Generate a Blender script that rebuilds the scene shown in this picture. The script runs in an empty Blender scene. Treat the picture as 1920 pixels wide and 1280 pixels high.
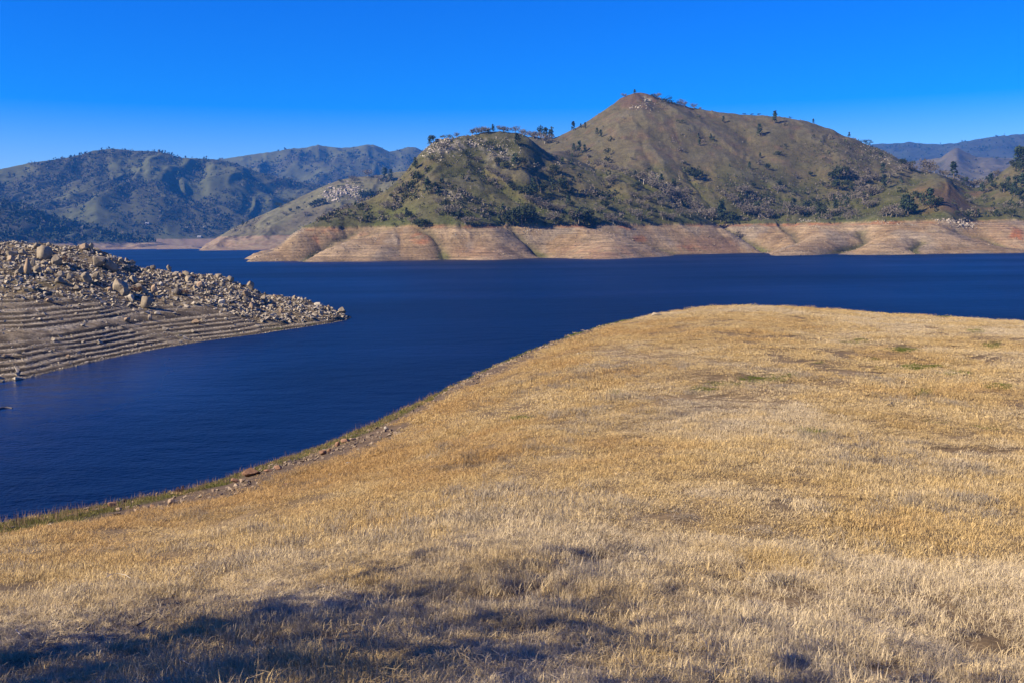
import bpy, math, random
import numpy as np
from mathutils import Vector, Matrix

SC = bpy.context.scene
COL = SC.collection

# ------------------------------------------------------------------ camera
EYE = np.array([0.0, 0.0, 20.0])          # metres above the lake
FPX, CX, CY = 1866.7, 960.0, 640.0        # 35 mm lens on a 36 mm sensor, 1920 px wide
PITCH, ROLL = math.atan(192.5 / FPX), 0.0115
_F = np.array([0, math.cos(PITCH), -math.sin(PITCH)])
_U0 = np.array([0, math.sin(PITCH), math.cos(PITCH)])
_R0 = np.array([1.0, 0, 0])
_R = math.cos(ROLL) * _R0 - math.sin(ROLL) * _U0
_U = math.sin(ROLL) * _R0 + math.cos(ROLL) * _U0
cam = bpy.data.cameras.new("camera")
cam.lens, cam.sensor_width = 35.0, 36.0
cam.clip_start, cam.clip_end = 0.1, 60000
camo = bpy.data.objects.new("camera", cam)
COL.objects.link(camo)
camo.matrix_world = Matrix(((_R[0], _U[0], -_F[0], EYE[0]), (_R[1], _U[1], -_F[1], EYE[1]),
                            (_R[2], _U[2], -_F[2], EYE[2]), (0, 0, 0, 1)))
SC.camera = camo

# ------------------------------------------------------------------ light
SUN_EL, SUN_AZ = math.radians(33), math.radians(-112)     # azimuth from +Y towards +X
TOSUN = Vector((math.sin(SUN_AZ) * math.cos(SUN_EL), math.cos(SUN_AZ) * math.cos(SUN_EL), math.sin(SUN_EL)))
W = bpy.data.worlds.new("World")
SC.world = W
W.use_nodes = True
wn, wl = W.node_tree.nodes, W.node_tree.links
sky = wn.new("ShaderNodeTexSky")
sky.sky_type = 'NISHITA'
sky.sun_disc = False
sky.sun_elevation = SUN_EL
sky.sun_rotation = SUN_AZ
sky.altitude, sky.air_density, sky.dust_density, sky.ozone_density = 600, 1.0, 0.3, 4.0
hs = wn.new("ShaderNodeHueSaturation")
hs.inputs['Hue'].default_value = 0.531
hs.inputs['Saturation'].default_value = 1.75
hs.inputs['Value'].default_value = 0.82
wl.new(sky.outputs[0], hs.inputs['Color'])
wl.new(hs.outputs[0], wn['Background'].inputs['Color'])
wn['Background'].inputs['Strength'].default_value = 0.10
sd = bpy.data.lights.new("sun", 'SUN')
sd.energy, sd.angle, sd.color = 5.0, math.radians(0.53), (1.0, 0.86, 0.63)
so = bpy.data.objects.new("sun", sd)
COL.objects.link(so)
so.rotation_euler = TOSUN.to_track_quat('Z', 'Y').to_euler()
SC.view_settings.view_transform = 'Standard'
SC.view_settings.look = 'None'
SC.view_settings.gamma = 1.0
SC.view_settings.exposure = 1.2
SC.view_settings.use_curve_mapping = False
SC.cycles.use_denoising = True
SC.cycles.max_bounces = 5
SC.cycles.diffuse_bounces = 2
SC.cycles.glossy_bounces = 2
SC.cycles.transmission_bounces = 2
SC.cycles.volume_bounces = 0
SC.cycles.transparent_max_bounces = 4
SC.cycles.use_adaptive_sampling = True
SC.cycles.adaptive_threshold = 0.004

# ------------------------------------------------------------------ projection helpers
def ray(px, py):
    px, py = np.asarray(px, float), np.asarray(py, float)
    d = (_F[None, :] + ((px - CX) / FPX)[..., None] * _R + ((CY - py) / FPX)[..., None] * _U)
    return d

def az_tan(px, py):
    """azimuth (rad, + to the right) and downward slope of the sight line through a photo pixel"""
    d = ray(np.atleast_1d(px), np.atleast_1d(py))
    h = np.hypot(d[:, 0], d[:, 1])
    return np.arctan2(d[:, 0], d[:, 1]), -d[:, 2] / h

def at_depth(px, py, D):
    d = ray(np.atleast_1d(px), np.atleast_1d(py))
    return EYE + d * (np.asarray(D, float) / d[:, 1])[:, None]

def to_px(p):
    q = np.asarray(p, float) - EYE
    w = q @ _F
    return CX + FPX * (q @ _R) / w, CY - FPX * (q @ _U) / w

# ------------------------------------------------------------------ noise
_rng = np.random.default_rng(11)
_T = [_rng.random((256, 256)) for _ in range(24)]

def vn(x, y, s=0):
    t = _T[s % 24]
    xf, yf = np.floor(x), np.floor(y)
    u, v = x - xf, y - yf
    u = u * u * u * (u * (u * 6 - 15) + 10)
    v = v * v * v * (v * (v * 6 - 15) + 10)
    xi, yi = xf.astype(np.int64) & 255, yf.astype(np.int64) & 255
    x1, y1 = (xi + 1) & 255, (yi + 1) & 255
    a = t[xi, yi] * (1 - u) + t[x1, yi] * u
    b = t[xi, y1] * (1 - u) + t[x1, y1] * u
    return a * (1 - v) + b * v

def fbm(x, y, octs=4, s=0, gain=0.5, lac=2.03):
    """0..1, mean 0.5"""
    r, a, tot = 0, 1.0, 0
    c, sn = math.cos(0.6), math.sin(0.6)
    for i in range(octs):
        r = r + a * vn(x + 17.3 * i, y - 9.1 * i, s + i)
        tot += a
        a *= gain
        x, y = (c * x - sn * y) * lac, (sn * x + c * y) * lac
    return r / tot

def ridged(x, y, octs=4, s=0, gain=0.5):
    r, a, tot = 0, 1.0, 0
    for i in range(octs):
        r = r + a * (1 - np.abs(2 * vn(x + 7.7 * i, y + 3.1 * i, s + i) - 1))
        tot += a
        a *= gain
        x, y = x * 2.07, y * 2.07
    return r / tot

def sstep(a, b, x):
    t = np.clip((x - a) / (b - a), 0, 1)
    return t * t * (3 - 2 * t)

def mix(a, b, m):
    m = np.asarray(m)[..., None]
    return np.asarray(a) * (1 - m) + np.asarray(b) * m

# ------------------------------------------------------------------ mesh helpers
def mesh_from(name, v, f, smooth=True, attrs=None, mats=(), mat_idx=None):
    """v (N,3), f (M,3) or (M,4) arrays"""
    v = np.ascontiguousarray(v, np.float32)
    f = np.ascontiguousarray(f, np.int32)
    me = bpy.data.meshes.new(name)
    me.vertices.add(len(v))
    me.vertices.foreach_set("co", v.ravel())
    k = f.shape[1]
    me.loops.add(f.size)
    me.loops.foreach_set("vertex_index", f.ravel())
    me.polygons.add(len(f))
    me.polygons.foreach_set("loop_start", np.arange(0, f.size, k, dtype=np.int32))
    me.polygons.foreach_set("use_smooth", np.full(len(f), smooth))
    for m in mats:
        me.materials.append(m)
    if mat_idx is not None:
        me.polygons.foreach_set("material_index", np.ascontiguousarray(mat_idx, np.int32))
    for n, a in (attrs or {}).items():
        a = np.asarray(a, np.float32)
        if a.ndim == 1:
            at = me.attributes.new(n, 'FLOAT', 'POINT')
            at.data.foreach_set("value", np.ascontiguousarray(a))
        else:
            at = me.attributes.new(n, 'FLOAT_COLOR', 'POINT')
            c = np.ones((len(a), 4), np.float32)
            c[:, :3] = a
            at.data.foreach_set("color", c.ravel())
    me.update(calc_edges=True)
    return me

def tag(o, label=None, cat=None, group=None, kind=None):
    for k, x in (("label", label), ("category", cat), ("group", group), ("kind", kind)):
        if x:
            o[k] = x
    return o

def link(name, me, parent=None, **kw):
    o = bpy.data.objects.new(name, me)
    COL.objects.link(o)
    if parent:
        o.parent = parent
    return tag(o, **kw)

def grid_faces(n, m):
    i = np.arange(n - 1)[:, None] * m + np.arange(m - 1)[None, :]
    i = i.ravel()
    return np.stack([i, i + m, i + m + 1, i + 1], 1)[:, ::-1]

class Polar:
    """terrain sampled on a grid of azimuths and distances round the viewpoint"""
    def __init__(s, A, Rr, Z):
        s.A, s.R, s.Z = A, Rr, Z
        s.X = np.sin(A)[:, None] * Rr[None, :]
        s.Y = np.cos(A)[:, None] * Rr[None, :]
    def z(s, x, y):
        a = np.interp(np.arctan2(x, y), s.A, np.arange(len(s.A)))
        r = np.interp(np.hypot(x, y), s.R, np.arange(len(s.R)))
        i = np.clip(a.astype(int), 0, len(s.A) - 2)
        j = np.clip(r.astype(int), 0, len(s.R) - 2)
        u, v = a - i, r - j
        Z = s.Z
        return (Z[i, j] * (1 - u) + Z[i + 1, j] * u) * (1 - v) + (Z[i, j + 1] * (1 - u) + Z[i + 1, j + 1] * u) * v
    def hit(s, px, py, snap=14, zmin=-1e9):
        """first point of the terrain on the sight line through a photo pixel (looks a little lower when it misses)"""
        for k in range(snap + 1):
            a, t = az_tan(px, py + k)
            ai = np.clip(np.interp(a[0], s.A, np.arange(len(s.A))), 0, len(s.A) - 1.001)
            i, u = int(ai), ai - int(ai)
            col = s.Z[i] * (1 - u) + s.Z[i + 1] * u
            d = col - (EYE[2] - t[0] * s.R)
            w = np.nonzero((d[1:] >= 0) & (d[:-1] < 0) & (col[1:] > zmin))[0]
            if len(w):
                j = w[0]
                q = d[j] / (d[j] - d[j + 1])
                r = s.R[j] + q * (s.R[j + 1] - s.R[j])
                return np.array([math.sin(a[0]) * r, math.cos(a[0]) * r, EYE[2] - t[0] * r])
        return None
    def build(s, name, attrs, mat, kind='structure', parent=None):
        v = np.stack([s.X, s.Y, s.Z], -1).reshape(-1, 3)
        me = mesh_from(name, v, grid_faces(len(s.A), len(s.R)), True,
                       {k: a.reshape(-1, 3) if a.ndim == 3 else a.ravel() for k, a in attrs.items()}, [mat])
        o = link(name, me, parent, kind=kind)
        return o

def fit_skyline(P, pts, base, lo=0.5, hi=1.8, passes=4, win=5):
    """raise or lower the land above BASE so that its skyline stands where the photograph has it"""
    a, t = az_tan([p[0] for p in pts], [p[1] for p in pts])
    o = np.argsort(a)
    T = np.interp(P.A, a[o], t[o])
    for _ in range(passes):
        e = (EYE[2] - P.Z) / P.R[None, :]
        j = np.argmin(e, 1)
        zt = EYE[2] - T * P.R[j]
        zc = P.Z[np.arange(len(P.A)), j]
        f = np.clip((zt - base) / np.maximum(zc - base, 1.0), lo, hi)
        f = np.where((zt > base + 7) & (zc > base + 3), f, 1.0)
        inside = (P.A >= a[o][0]) & (P.A <= a[o][-1])
        f = np.where(inside, f, np.interp(P.A, P.A[inside], f[inside]))
        for _k in range(2):
            f = np.convolve(np.pad(f, win, mode='edge'), np.ones(2 * win + 1) / (2 * win + 1), 'valid')
        P.Z = np.where(P.Z > base, base + (P.Z - base) * f[:, None], P.Z)

# ------------------------------------------------------------------ material helpers
class NT:
    def __init__(s, name):
        s.m = bpy.data.materials.new(name)
        s.m.use_nodes = True
        s.n, s.l = s.m.node_tree.nodes, s.m.node_tree.links
        s.b = s.n['Principled BSDF']
        s.b.inputs['Specular IOR Level'].default_value = 0.2
        s.b.inputs['Roughness'].default_value = 0.9
    def node(s, t, ins=None, **kw):
        x = s.n.new(t)
        for k, v in kw.items():
            setattr(x, k, v)
        for k, v in (ins or {}).items():
            if hasattr(v, 'is_output'):
                s.l.new(v, x.inputs[k])
            else:
                x.inputs[k].default_value = v
        return x
    def attr(s, name, t='GEOMETRY'):
        x = s.n.new('ShaderNodeAttribute')
        x.attribute_name, x.attribute_type = name, t
        return x
    def pos(s):
        return s.n.new('ShaderNodeNewGeometry').outputs['Position']
    def vscale(s, v, sc):
        return s.node('ShaderNodeVectorMath', {0: v, 1: sc}, operation='MULTIPLY').outputs[0]
    def noise(s, v, scale, detail=4, rough=0.6, sc=None):
        if sc:
            v = s.vscale(v, sc)
        return s.node('ShaderNodeTexNoise', {'Vector': v, 'Scale': scale, 'Detail': detail, 'Roughness': rough}).outputs['Fac']
    def ramp(s, fac, lo, hi, a=0.0, b=1.0):
        return s.node('ShaderNodeMapRange', {'Value': fac, 'From Min': lo, 'From Max': hi, 'To Min': a, 'To Max': b}).outputs[0]
    def math(s, op, a, b=0.0):
        return s.node('ShaderNodeMath', {0: a, 1: b}, operation=op).outputs[0]
    def mul(s, col, fac):
        """colour times a grey factor"""
        return s.node('ShaderNodeVectorMath', {0: col, 3: fac}, operation='SCALE').outputs[0]
    def mix(s, fac, a, b):
        x = s.node('ShaderNodeMix', data_type='RGBA')
        for k, v in ((0, fac), (6, a), (7, b)):
            if hasattr(v, 'is_output'):
                s.l.new(v, x.inputs[k])
            else:
                x.inputs[k].default_value = v if k == 0 else (*v, 1) if len(v) == 3 else v
        return x.outputs[2]
    def bump(s, h, strength, dist):
        x = s.node('ShaderNodeBump', {'Height': h, 'Strength': strength, 'Distance': dist})
        s.l.new(x.outputs[0], s.b.inputs['Normal'])
    def col(s, c):
        if hasattr(c, 'is_output'):
            s.l.new(c, s.b.inputs['Base Color'])
        else:
            s.b.inputs['Base Color'].default_value = (*c, 1)
        return s.m

def land_material(name, grain, gamp, bump, bdist, bands=None):
    """albedo from the land's own ground-cover attribute, broken up by grain of several sizes; BANDS: old water lines"""
    t = NT(name)
    p = t.pos()
    c = t.attr('cover').outputs['Color']
    n1 = t.noise(p, grain, 5, 0.7)
    n2 = t.noise(p, grain * 0.22, 4, 0.65)
    f = t.math('ADD', t.ramp(n1, 0.3, 0.7, 1 - gamp, 1 + gamp), t.ramp(n2, 0.3, 0.7, -gamp * 0.6, gamp * 0.6))
    h = n1
    if bands:
        zs, amp = bands
        low = t.attr('shore').outputs['Fac']
        b = t.noise(p, 1.0, 3, 0.75, (0.012, 0.012, zs))
        b2 = t.noise(p, 1.0, 2, 0.6, (0.03, 0.03, zs * 0.42))
        bf = t.math('ADD', t.ramp(b, 0.40, 0.60, -amp, amp), t.ramp(b2, 0.42, 0.58, -amp * 0.6, amp * 0.6))
        bf = t.math('MULTIPLY', bf, low)
        f = t.math('ADD', f, bf)
    t.col(t.mul(c, f))
    t.bump(h, bump, bdist)
    return t.m
# ================================================================== haze (air over the lake), lake and valley floor
def box_mesh(name, lo, hi, mat):
    x0, y0, z0 = lo
    x1, y1, z1 = hi
    v = [(x0, y0, z0), (x1, y0, z0), (x1, y1, z0), (x0, y1, z0), (x0, y0, z1), (x1, y0, z1), (x1, y1, z1), (x0, y1, z1)]
    f = [(0, 3, 2, 1), (4, 5, 6, 7), (0, 1, 5, 4), (1, 2, 6, 5), (2, 3, 7, 6), (3, 0, 4, 7)]
    return mesh_from(name, np.array(v), np.array(f), False, None, [mat])

hz = bpy.data.materials.new("haze_air")
hz.use_nodes = True
hn = hz.node_tree.nodes
hn.remove(hn['Principled BSDF'])
pv = hn.new('ShaderNodeVolumePrincipled')
pv.inputs['Color'].default_value = (0.05, 0.30, 1.0, 1)
pv.inputs['Density'].default_value = 5e-5
pv.inputs['Anisotropy'].default_value = 0.0
hz.node_tree.links.new(pv.outputs[0], hn['Material Output'].inputs['Volume'])
link("haze", box_mesh("haze", (-15500, -900, -8), (15500, 15800, 985), hz), kind='stuff')

def sheet(name, x0, x1, y0, y1, z, mat):
    v = np.array([(x0, y0, z), (x1, y0, z), (x1, y1, z), (x0, y1, z)])
    return link(name, mesh_from(name, v, np.array([[0, 1, 2, 3]]), False, None, [mat]), kind='structure')

t = NT("lake_water")
p = t.pos()
calm = t.noise(p, 0.010, 3, 0.5, (1.0, 0.45, 1.0))
w1 = t.noise(p, 1.9, 2, 0.6, (0.75, 1.0, 1.0))
w2 = t.noise(p, 0.22, 3, 0.6, (0.7, 1.0, 1.0))
hgt = t.math('ADD', t.math('MULTIPLY', w1, 0.34), t.math('MULTIPLY', w2, 1.1))
hgt = t.math('MULTIPLY', hgt, t.ramp(calm, 0.35, 0.62, 0.35, 1.15))
t.b.inputs['Roughness'].default_value = 0.30
t.b.inputs['IOR'].default_value = 1.333
t.b.inputs['Specular IOR Level'].default_value = 0.90
t.b.inputs['Specular Tint'].default_value = (0.3, 0.75, 1.0, 1)
t.col((0.0, 0.0022, 0.014))
lanes = t.noise(p, 0.006, 4, 0.6, (0.35, 1.0, 1.0))
cove = t.node('ShaderNodeVectorMath', {0: t.vscale(p, (1.0, 0.75, 0.0)), 1: (-84.0, 102.0, 0.0)}, operation='DISTANCE').outputs['Value']
lee = t.node('ShaderNodeMapRange', {'Value': t.math('ADD', cove, t.math('MULTIPLY', lanes, 40.0)), 'From Min': 34.0, 'From Max': 78.0}, interpolation_type='SMOOTHSTEP').outputs[0]
t.l.new(t.math('MULTIPLY', t.ramp(lanes, 0.36, 0.64, 0.36, 0.52), t.ramp(lee, 0, 1, 0.35, 1.0)), t.b.inputs['Roughness'])
hgt = t.math('MULTIPLY', hgt, t.ramp(lee, 0, 1, 0.22, 1.0))
t.bump(hgt, 1.0, 0.9)
sheet("lake", -9000, 9000, -700, 7000, 0.0, t.m)
t = NT("valley_soil")
t.col((0.12, 0.10, 0.06))
sheet("valley_floor", -15000, 15000, -800, 15500, -6.0, t.m)

# ================================================================== the land across the lake
def spines_height(X, Y, spines, base=-14.0, k=6.0):
    """highest of several ridges, each falling away sideways from its crest line; rounded where they meet"""
    Z = np.full(X.shape, base)
    for pts, slope, rad, *side in spines:
        lm, rm = side[0] if side else (1, 1)
        P = np.concatenate([at_depth(px, py, D) for px, py, D in pts])
        z = np.full(X.shape, -1e9)
        for (ax, ay, az_), (bx, by, bz) in zip(P[:-1], P[1:]):
            dx, dy = bx - ax, by - ay
            L2 = dx * dx + dy * dy + 1e-9
            q = np.clip(((X - ax) * dx + (Y - ay) * dy) / L2, 0, 1)
            d2 = (X - ax - q * dx) ** 2 + (Y - ay - q * dy) ** 2
            d = np.sqrt(d2 + rad * rad) - rad
            if side:
                cr = (dx * (Y - ay) - dy * (X - ax)) / (math.sqrt(L2) * np.sqrt(d2) + 1e-6)
                d = d * (1 + (lm - 1) * np.clip(cr, 0, 1) + (rm - 1) * np.clip(-cr, 0, 1))
            np.maximum(z, az_ + q * (bz - az_) - slope * d, out=z)
        h = np.clip(0.5 + 0.5 * (z - Z) / k, 0, 1)
        Z = Z * (1 - h) + z * h + k * h * (1 - h)
    return Z

RING = 35.5
A = np.radians(np.linspace(-15.5, 33.0, 840))
Rr = np.concatenate([np.arange(860, 1420, 2.3), np.arange(1420, 2150, 5.0)])
PEN = Polar(A, Rr, np.zeros((len(A), len(Rr))))
SP = [
    # skyline of the peaked mountain
    ([(1040, 262, 1620), (1080, 240, 1660), (1120, 215, 1700), (1160, 187, 1730), (1192, 174, 1750), (1240, 187, 1750), (1300, 203, 1740),
      (1400, 216, 1720), (1500, 224, 1690), (1580, 252, 1640), (1640, 278, 1580), (1690, 300, 1520), (1730, 330, 1460)], 0.52, 26),
    # rocky front ridge from the water up to the crest and back to the mountain
    ([(462, 494, 985), (515, 462, 1030), (560, 431, 1065), (620, 400, 1110), (700, 370, 1150), (745, 343, 1180), (780, 300, 1220), (808, 268, 1250),
      (840, 259, 1270), (925, 245, 1300), (960, 248, 1320), (1000, 257, 1350), (1040, 268, 1430), (1050, 262, 1560)], 0.60, 16, (1.9, 1.0)),
    # spur running down to the right from the front ridge
    ([(1000, 258, 1345), (1060, 286, 1325), (1130, 312, 1300), (1200, 345, 1275), (1270, 393, 1245), (1345, 427, 1215), (1390, 450, 1190), (1435, 474, 1165)], 0.60, 12),
    # left face of the front ridge, down to the left-hand dome
    ([(815, 275, 1240), (800, 340, 1160), (770, 385, 1110), (735, 412, 1070), (700, 428, 1045), (640, 455, 1000), (572, 493, 940)], 0.50, 25, (1.0, 1.6)),
    ([(735, 412, 1070), (725, 438, 1025), (705, 462, 980), (690, 495, 925)], 0.66, 20),
    # middle of the front ridge down to the second dome
    ([(880, 300, 1255), (930, 332, 1215), (955, 352, 1190), (985, 380, 1160), (1005, 400, 1130)], 0.62, 10),
    ([(850, 300, 1240), (870, 370, 1150), (900, 420, 1080), (915, 440, 1035), (915, 462, 990), (914, 495, 925)], 0.66, 22),
    # green shoulder and third dome
    ([(960, 275, 1310), (1010, 330, 1250), (1030, 370, 1190), (1060, 405, 1120), (1095, 424, 1085), (1130, 445, 1030), (1136, 462, 980), (1132, 495, 895)], 0.62, 30),
    ([(1060, 405, 1120), (1095, 424, 1090), (1180, 462, 1040), (1235, 486, 985)], 0.42, 22),
    # faces of the mountain
    ([(1192, 176, 1750), (1215, 240, 1650), (1255, 300, 1560), (1300, 360, 1440), (1350, 410, 1310)], 0.50, 40),
    ([(1165, 190, 1735), (1140, 240, 1640), (1120, 285, 1540), (1130, 320, 1450)], 0.5, 30),
    ([(1238, 188, 1748), (1270, 215, 1700), (1310, 246, 1650), (1355, 280, 1590), (1395, 303, 1550), (1440, 337, 1490), (1475, 366, 1420), (1490, 395, 1330), (1470, 425, 1250), (1440, 450, 1200)], 0.62, 8),
    ([(1440, 220, 1710), (1460, 290, 1600), (1500, 340, 1500), (1530, 385, 1380)], 0.5, 30),
    ([(1560, 248, 1650), (1600, 300, 1560), (1640, 330, 1480), (1640, 370, 1380), (1600, 400, 1280)], 0.52, 22),
    # wide pale domes of the right shore
    ([(1430, 408, 1290), (1380, 440, 1240), (1330, 478, 1150)], 0.48, 30),
    ([(1545, 405, 1240), (1555, 430, 1140), (1535, 448, 1080), (1470, 478, 990)], 0.50, 26),
    ([(1725, 405, 1140), (1715, 432, 1060), (1670, 455, 1010), (1640, 482, 955)], 0.48, 22),
    ([(1650, 455, 1010), (1700, 474, 985), (1722, 480, 975)], 0.4, 12),
    # green knoll
    ([(1668, 352, 1340), (1705, 330, 1300), (1742, 323, 1280), (1780, 333, 1262), (1830, 358, 1240), (1880, 382, 1225), (1925, 396, 1215), (1990, 420, 1200)], 0.50, 26),
    ([(1742, 325, 1280), (1738, 365, 1200), (1735, 405, 1130), (1770, 430, 1080), (1830, 452, 1030), (1868, 474, 985)], 0.42, 36),
    ([(1880, 382, 1225), (1890, 410, 1180), (1930, 440, 1160), (1990, 470, 1150)], 0.45, 22),
    # wooded hill at the right edge
    ([(1790, 412, 1500), (1830, 372, 1500), (1870, 333, 1510), (1905, 303, 1520), (1960, 262, 1540), (2060, 225, 1560), (2300, 180, 1600)], 0.42, 30),
    ([(1905, 303, 1520), (1900, 350, 1420), (1905, 385, 1350)], 0.5, 20),
]
X, Y = PEN.X, PEN.Y
wx = 26 * (fbm(X / 90, Y / 90, 3, 1) - 0.5)
wy = 26 * (fbm(X / 90 + 40, Y / 90, 3, 2) - 0.5)
Z = spines_height(X, Y, SP)
wk = sstep(25, 80, Z)
Z = spines_height(X + wx * wk, Y + wy * wk, SP)
up = sstep(RING - 2, RING + 70, Z)
mid = sstep(2, RING + 10, Z)
gul = ridged(X / 62 + fbm(X / 40, Y / 40, 2, 5), Y / 150, 4, 3)
farm = sstep(1380, 1500, np.hypot(X, Y)) * sstep(70, 110, Z)
Z = Z + (0.22 * mid + 0.9 * up * (1 - 0.62 * farm)) * 14 * (gul - 0.62)
Z = Z + mid * (1 - up) * 4.4 * (ridged(X / 24 + fbm(X / 15, Y / 15, 2, 6), Y / 60, 3, 8) - 0.62)
Z = Z + (0.25 * mid + up * (1 - 0.5 * farm)) * 5.0 * (fbm(X / 28, Y / 34, 4, 7) - 0.5)
Z = Z + sstep(0, 6, Z) * 0.9 * (fbm(X / 9, Y / 9, 3, 9) - 0.5)
PEN.Z = Z
SKY_PEN = [(472, 491), (500, 472), (520, 461), (560, 430), (620, 401), (700, 371), (740, 346), (765, 316), (790, 286), (808, 269), (830, 262), (880, 254),
           (925, 246), (960, 249), (1000, 257), (1035, 262), (1050, 254), (1080, 241), (1120, 216), (1160, 188), (1175, 179), (1195, 174), (1215, 176), (1240, 187), (1270, 195),
           (1300, 203), (1350, 211), (1400, 216), (1450, 218), (1500, 225), (1540, 236), (1580, 253), (1620, 269), (1660, 286), (1690, 301), (1712, 318), (1740, 322),
           (1790, 335), (1830, 355), (1850, 346), (1870, 330), (1905, 303), (1940, 280)]
fit_skyline(PEN, SKY_PEN, 1.0, 0.6, 1.6, 5, 9)
# small stream gullies, cut where the photograph shows them
GULLIES = [([(826, 487), (826, 470), (818, 448), (806, 428), (790, 415)], 12, 8), ([(1012, 483), (1006, 470), (985, 450), (968, 434)], 13, 8), ([(1262, 474), (1235, 462), (1185, 446), (1145, 434), (1115, 424), (1100, 412)], 12, 8),
           ([(1438, 470), (1422, 456), (1388, 433), (1362, 420), (1345, 408)], 12, 10), ([(1548, 477), (1590, 458), (1622, 446), (1612, 428)], 12, 9), ([(1724, 477), (1712, 462), (1730, 450)], 10, 6), ([(1890, 462), (1840, 440), (1790, 425)], 9, 6),
           ([(572, 489), (596, 470), (632, 446), (668, 430)], 11, 5), ([(1005, 386), (985, 372), (960, 357), (930, 334), (905, 316)], 11, 9), ([(1262, 372), (1225, 350), (1190, 332), (1150, 318), (1110, 302)], 10, 7),
           ([(1440, 345), (1468, 364), (1495, 388), (1482, 408)], 9, 7), ([(1495, 452), (1478, 430), (1466, 415)], 9, 6), ([(1345, 392), (1310, 350), (1290, 320)], 9, 5), ([(1228, 325), (1212, 290), (1208, 262)], 9, 4)]
stream = np.zeros(X.shape)
for pts, wd, dep in GULLIES:
    P = [PEN.hit(x, y, 14) for x, y in pts]
    P = [q for q in P if q is not None]
    d2 = np.full(X.shape, 1e12)
    for a_, b_ in zip(P[:-1], P[1:]):
        dx, dy = b_[0] - a_[0], b_[1] - a_[1]
        if math.hypot(dx, dy) > 260:
            continue
        q = np.clip(((X + 0.6 * wx - a_[0]) * dx + (Y + 0.6 * wy - a_[1]) * dy) / (dx * dx + dy * dy + 1e-9), 0, 1)
        d2 = np.minimum(d2, (X + 0.6 * wx - a_[0] - q * dx) ** 2 + (Y + 0.6 * wy - a_[1] - q * dy) ** 2)
    v = np.exp(-np.sqrt(d2) / wd)
    stream = np.maximum(stream, np.exp(-d2 / (0.5 * wd) ** 2))
    PEN.Z = PEN.Z - dep * v * sstep(-3, 9, PEN.Z)
# old water lines cut into the bared slopes
ph = PEN.Z / 2.9 + 0.5 * (fbm(X / 60, Y / 60, 3, 22) - 0.5)
sw = ph - np.floor(ph)
PEN.Z = PEN.Z + (np.where(sw < 0.7, sw * 0.35, 0.245 + (sw - 0.7) * 2.517) - sw) * 2.9 * 0.55 * sstep(1.5, 5, PEN.Z) * (PEN.Z < RING - 3) * sstep(0.3, 0.55, fbm(X / 50, Y / 30, 3, 18))
# the drowned cliff line: a small bank where the grass ends
Z = PEN.Z
jag = 2.2 * (fbm(X / 25, Y / 25, 3, 4) - 0.5)
zr = Z - RING - jag
Z = Z - 1.6 * sstep(-7, 0, -np.abs(zr)) * (zr < 0)
PEN.Z = Z

def blur(M, n):
    for ax in (0, 1):
        c = np.cumsum(np.pad(M, [(n + 1, n) if k == ax else (0, 0) for k in (0, 1)], mode='edge'), ax)
        M = (np.take(c, range(2 * n + 1, c.shape[ax]), ax) - np.take(c, range(0, c.shape[ax] - 2 * n - 1), ax)) / (2 * n + 1)
    return M

PX, PY = to_px(np.stack([X, Y, PEN.Z], -1).reshape(-1, 3))
PX, PY = PX.reshape(X.shape), PY.reshape(X.shape)
def blob(px, py, rx, ry, soft=0.6):
    d = np.hypot((PX - px) / rx, (PY - py) / ry) + 0.5 * (fbm(X / 18, Y / 18, 3, 12) - 0.5)
    return 1 - sstep(1 - soft, 1.0, d)
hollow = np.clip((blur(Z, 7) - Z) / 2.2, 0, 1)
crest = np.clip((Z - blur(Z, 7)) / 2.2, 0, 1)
n1, n2, n3 = fbm(X / 55, Y / 55, 4, 13), fbm(X / 16, Y / 16, 4, 15), fbm(X / 140, Y / 140, 3, 17)
n4 = fbm(X / 5.0, Y / 7.0, 3, 19)
grass = mix((0.118, 0.118, 0.034), (0.180, 0.150, 0.066), sstep(0.35, 0.62, n1 * 0.6 + n2 * 0.4))
green = mix((0.082, 0.112, 0.020), (0.120, 0.138, 0.034), n2)
wet = (1 - sstep(RING + 3, RING + 42, Z)) * sstep(0.38, 0.6, n2 * 0.5 + n1 * 0.5)
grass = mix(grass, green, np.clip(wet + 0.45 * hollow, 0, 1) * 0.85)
high = sstep(85, 150, Z) * sstep(1380, 1480, np.hypot(X, Y)) * (PX < 1720)
brown = mix((0.165, 0.142, 0.078), (0.200, 0.156, 0.090), n2)
grass = mix(grass, brown, high * 0.75)
grass = mix(grass, (0.205, 0.125, 0.080), high * sstep(0.55, 0.72, n2) * 0.5)
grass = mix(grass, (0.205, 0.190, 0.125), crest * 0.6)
knoll = blob(1800, 375, 130, 42)
grass = mix(grass, (0.185, 0.112, 0.060), knoll * sstep(0.38, 0.55, n1) * 0.8)
grass = mix(grass, (0.165, 0.098, 0.066), blob(1195, 186, 60, 26) * 0.8)
scrub = np.clip(blob(1600, 290, 120, 40) + blob(1420, 355, 110, 45) * 0.8 + blob(1225, 195, 45, 16), 0, 1)
grass = mix(grass, (0.085, 0.075, 0.048), scrub * sstep(0.45, 0.62, n4) * 0.8)
rock = np.clip(blob(835, 272, 50, 20) + blob(920, 272, 60, 22) * 0.8 + blob(1212, 188, 26, 10) + blob(940, 300, 50, 22) * 0.5 + blob(850, 350, 70, 50) * 0.25
               + blob(1230, 330, 30, 12) * 0.6 + blob(1670, 300, 36, 14) * 0.6, 0, 1)
grass = mix(grass, (0.32, 0.29, 0.24), rock * sstep(0.50, 0.60, n4))
sand = mix((0.320, 0.216, 0.118), (0.450, 0.322, 0.190), sstep(0.35, 0.65, n1))
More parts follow.
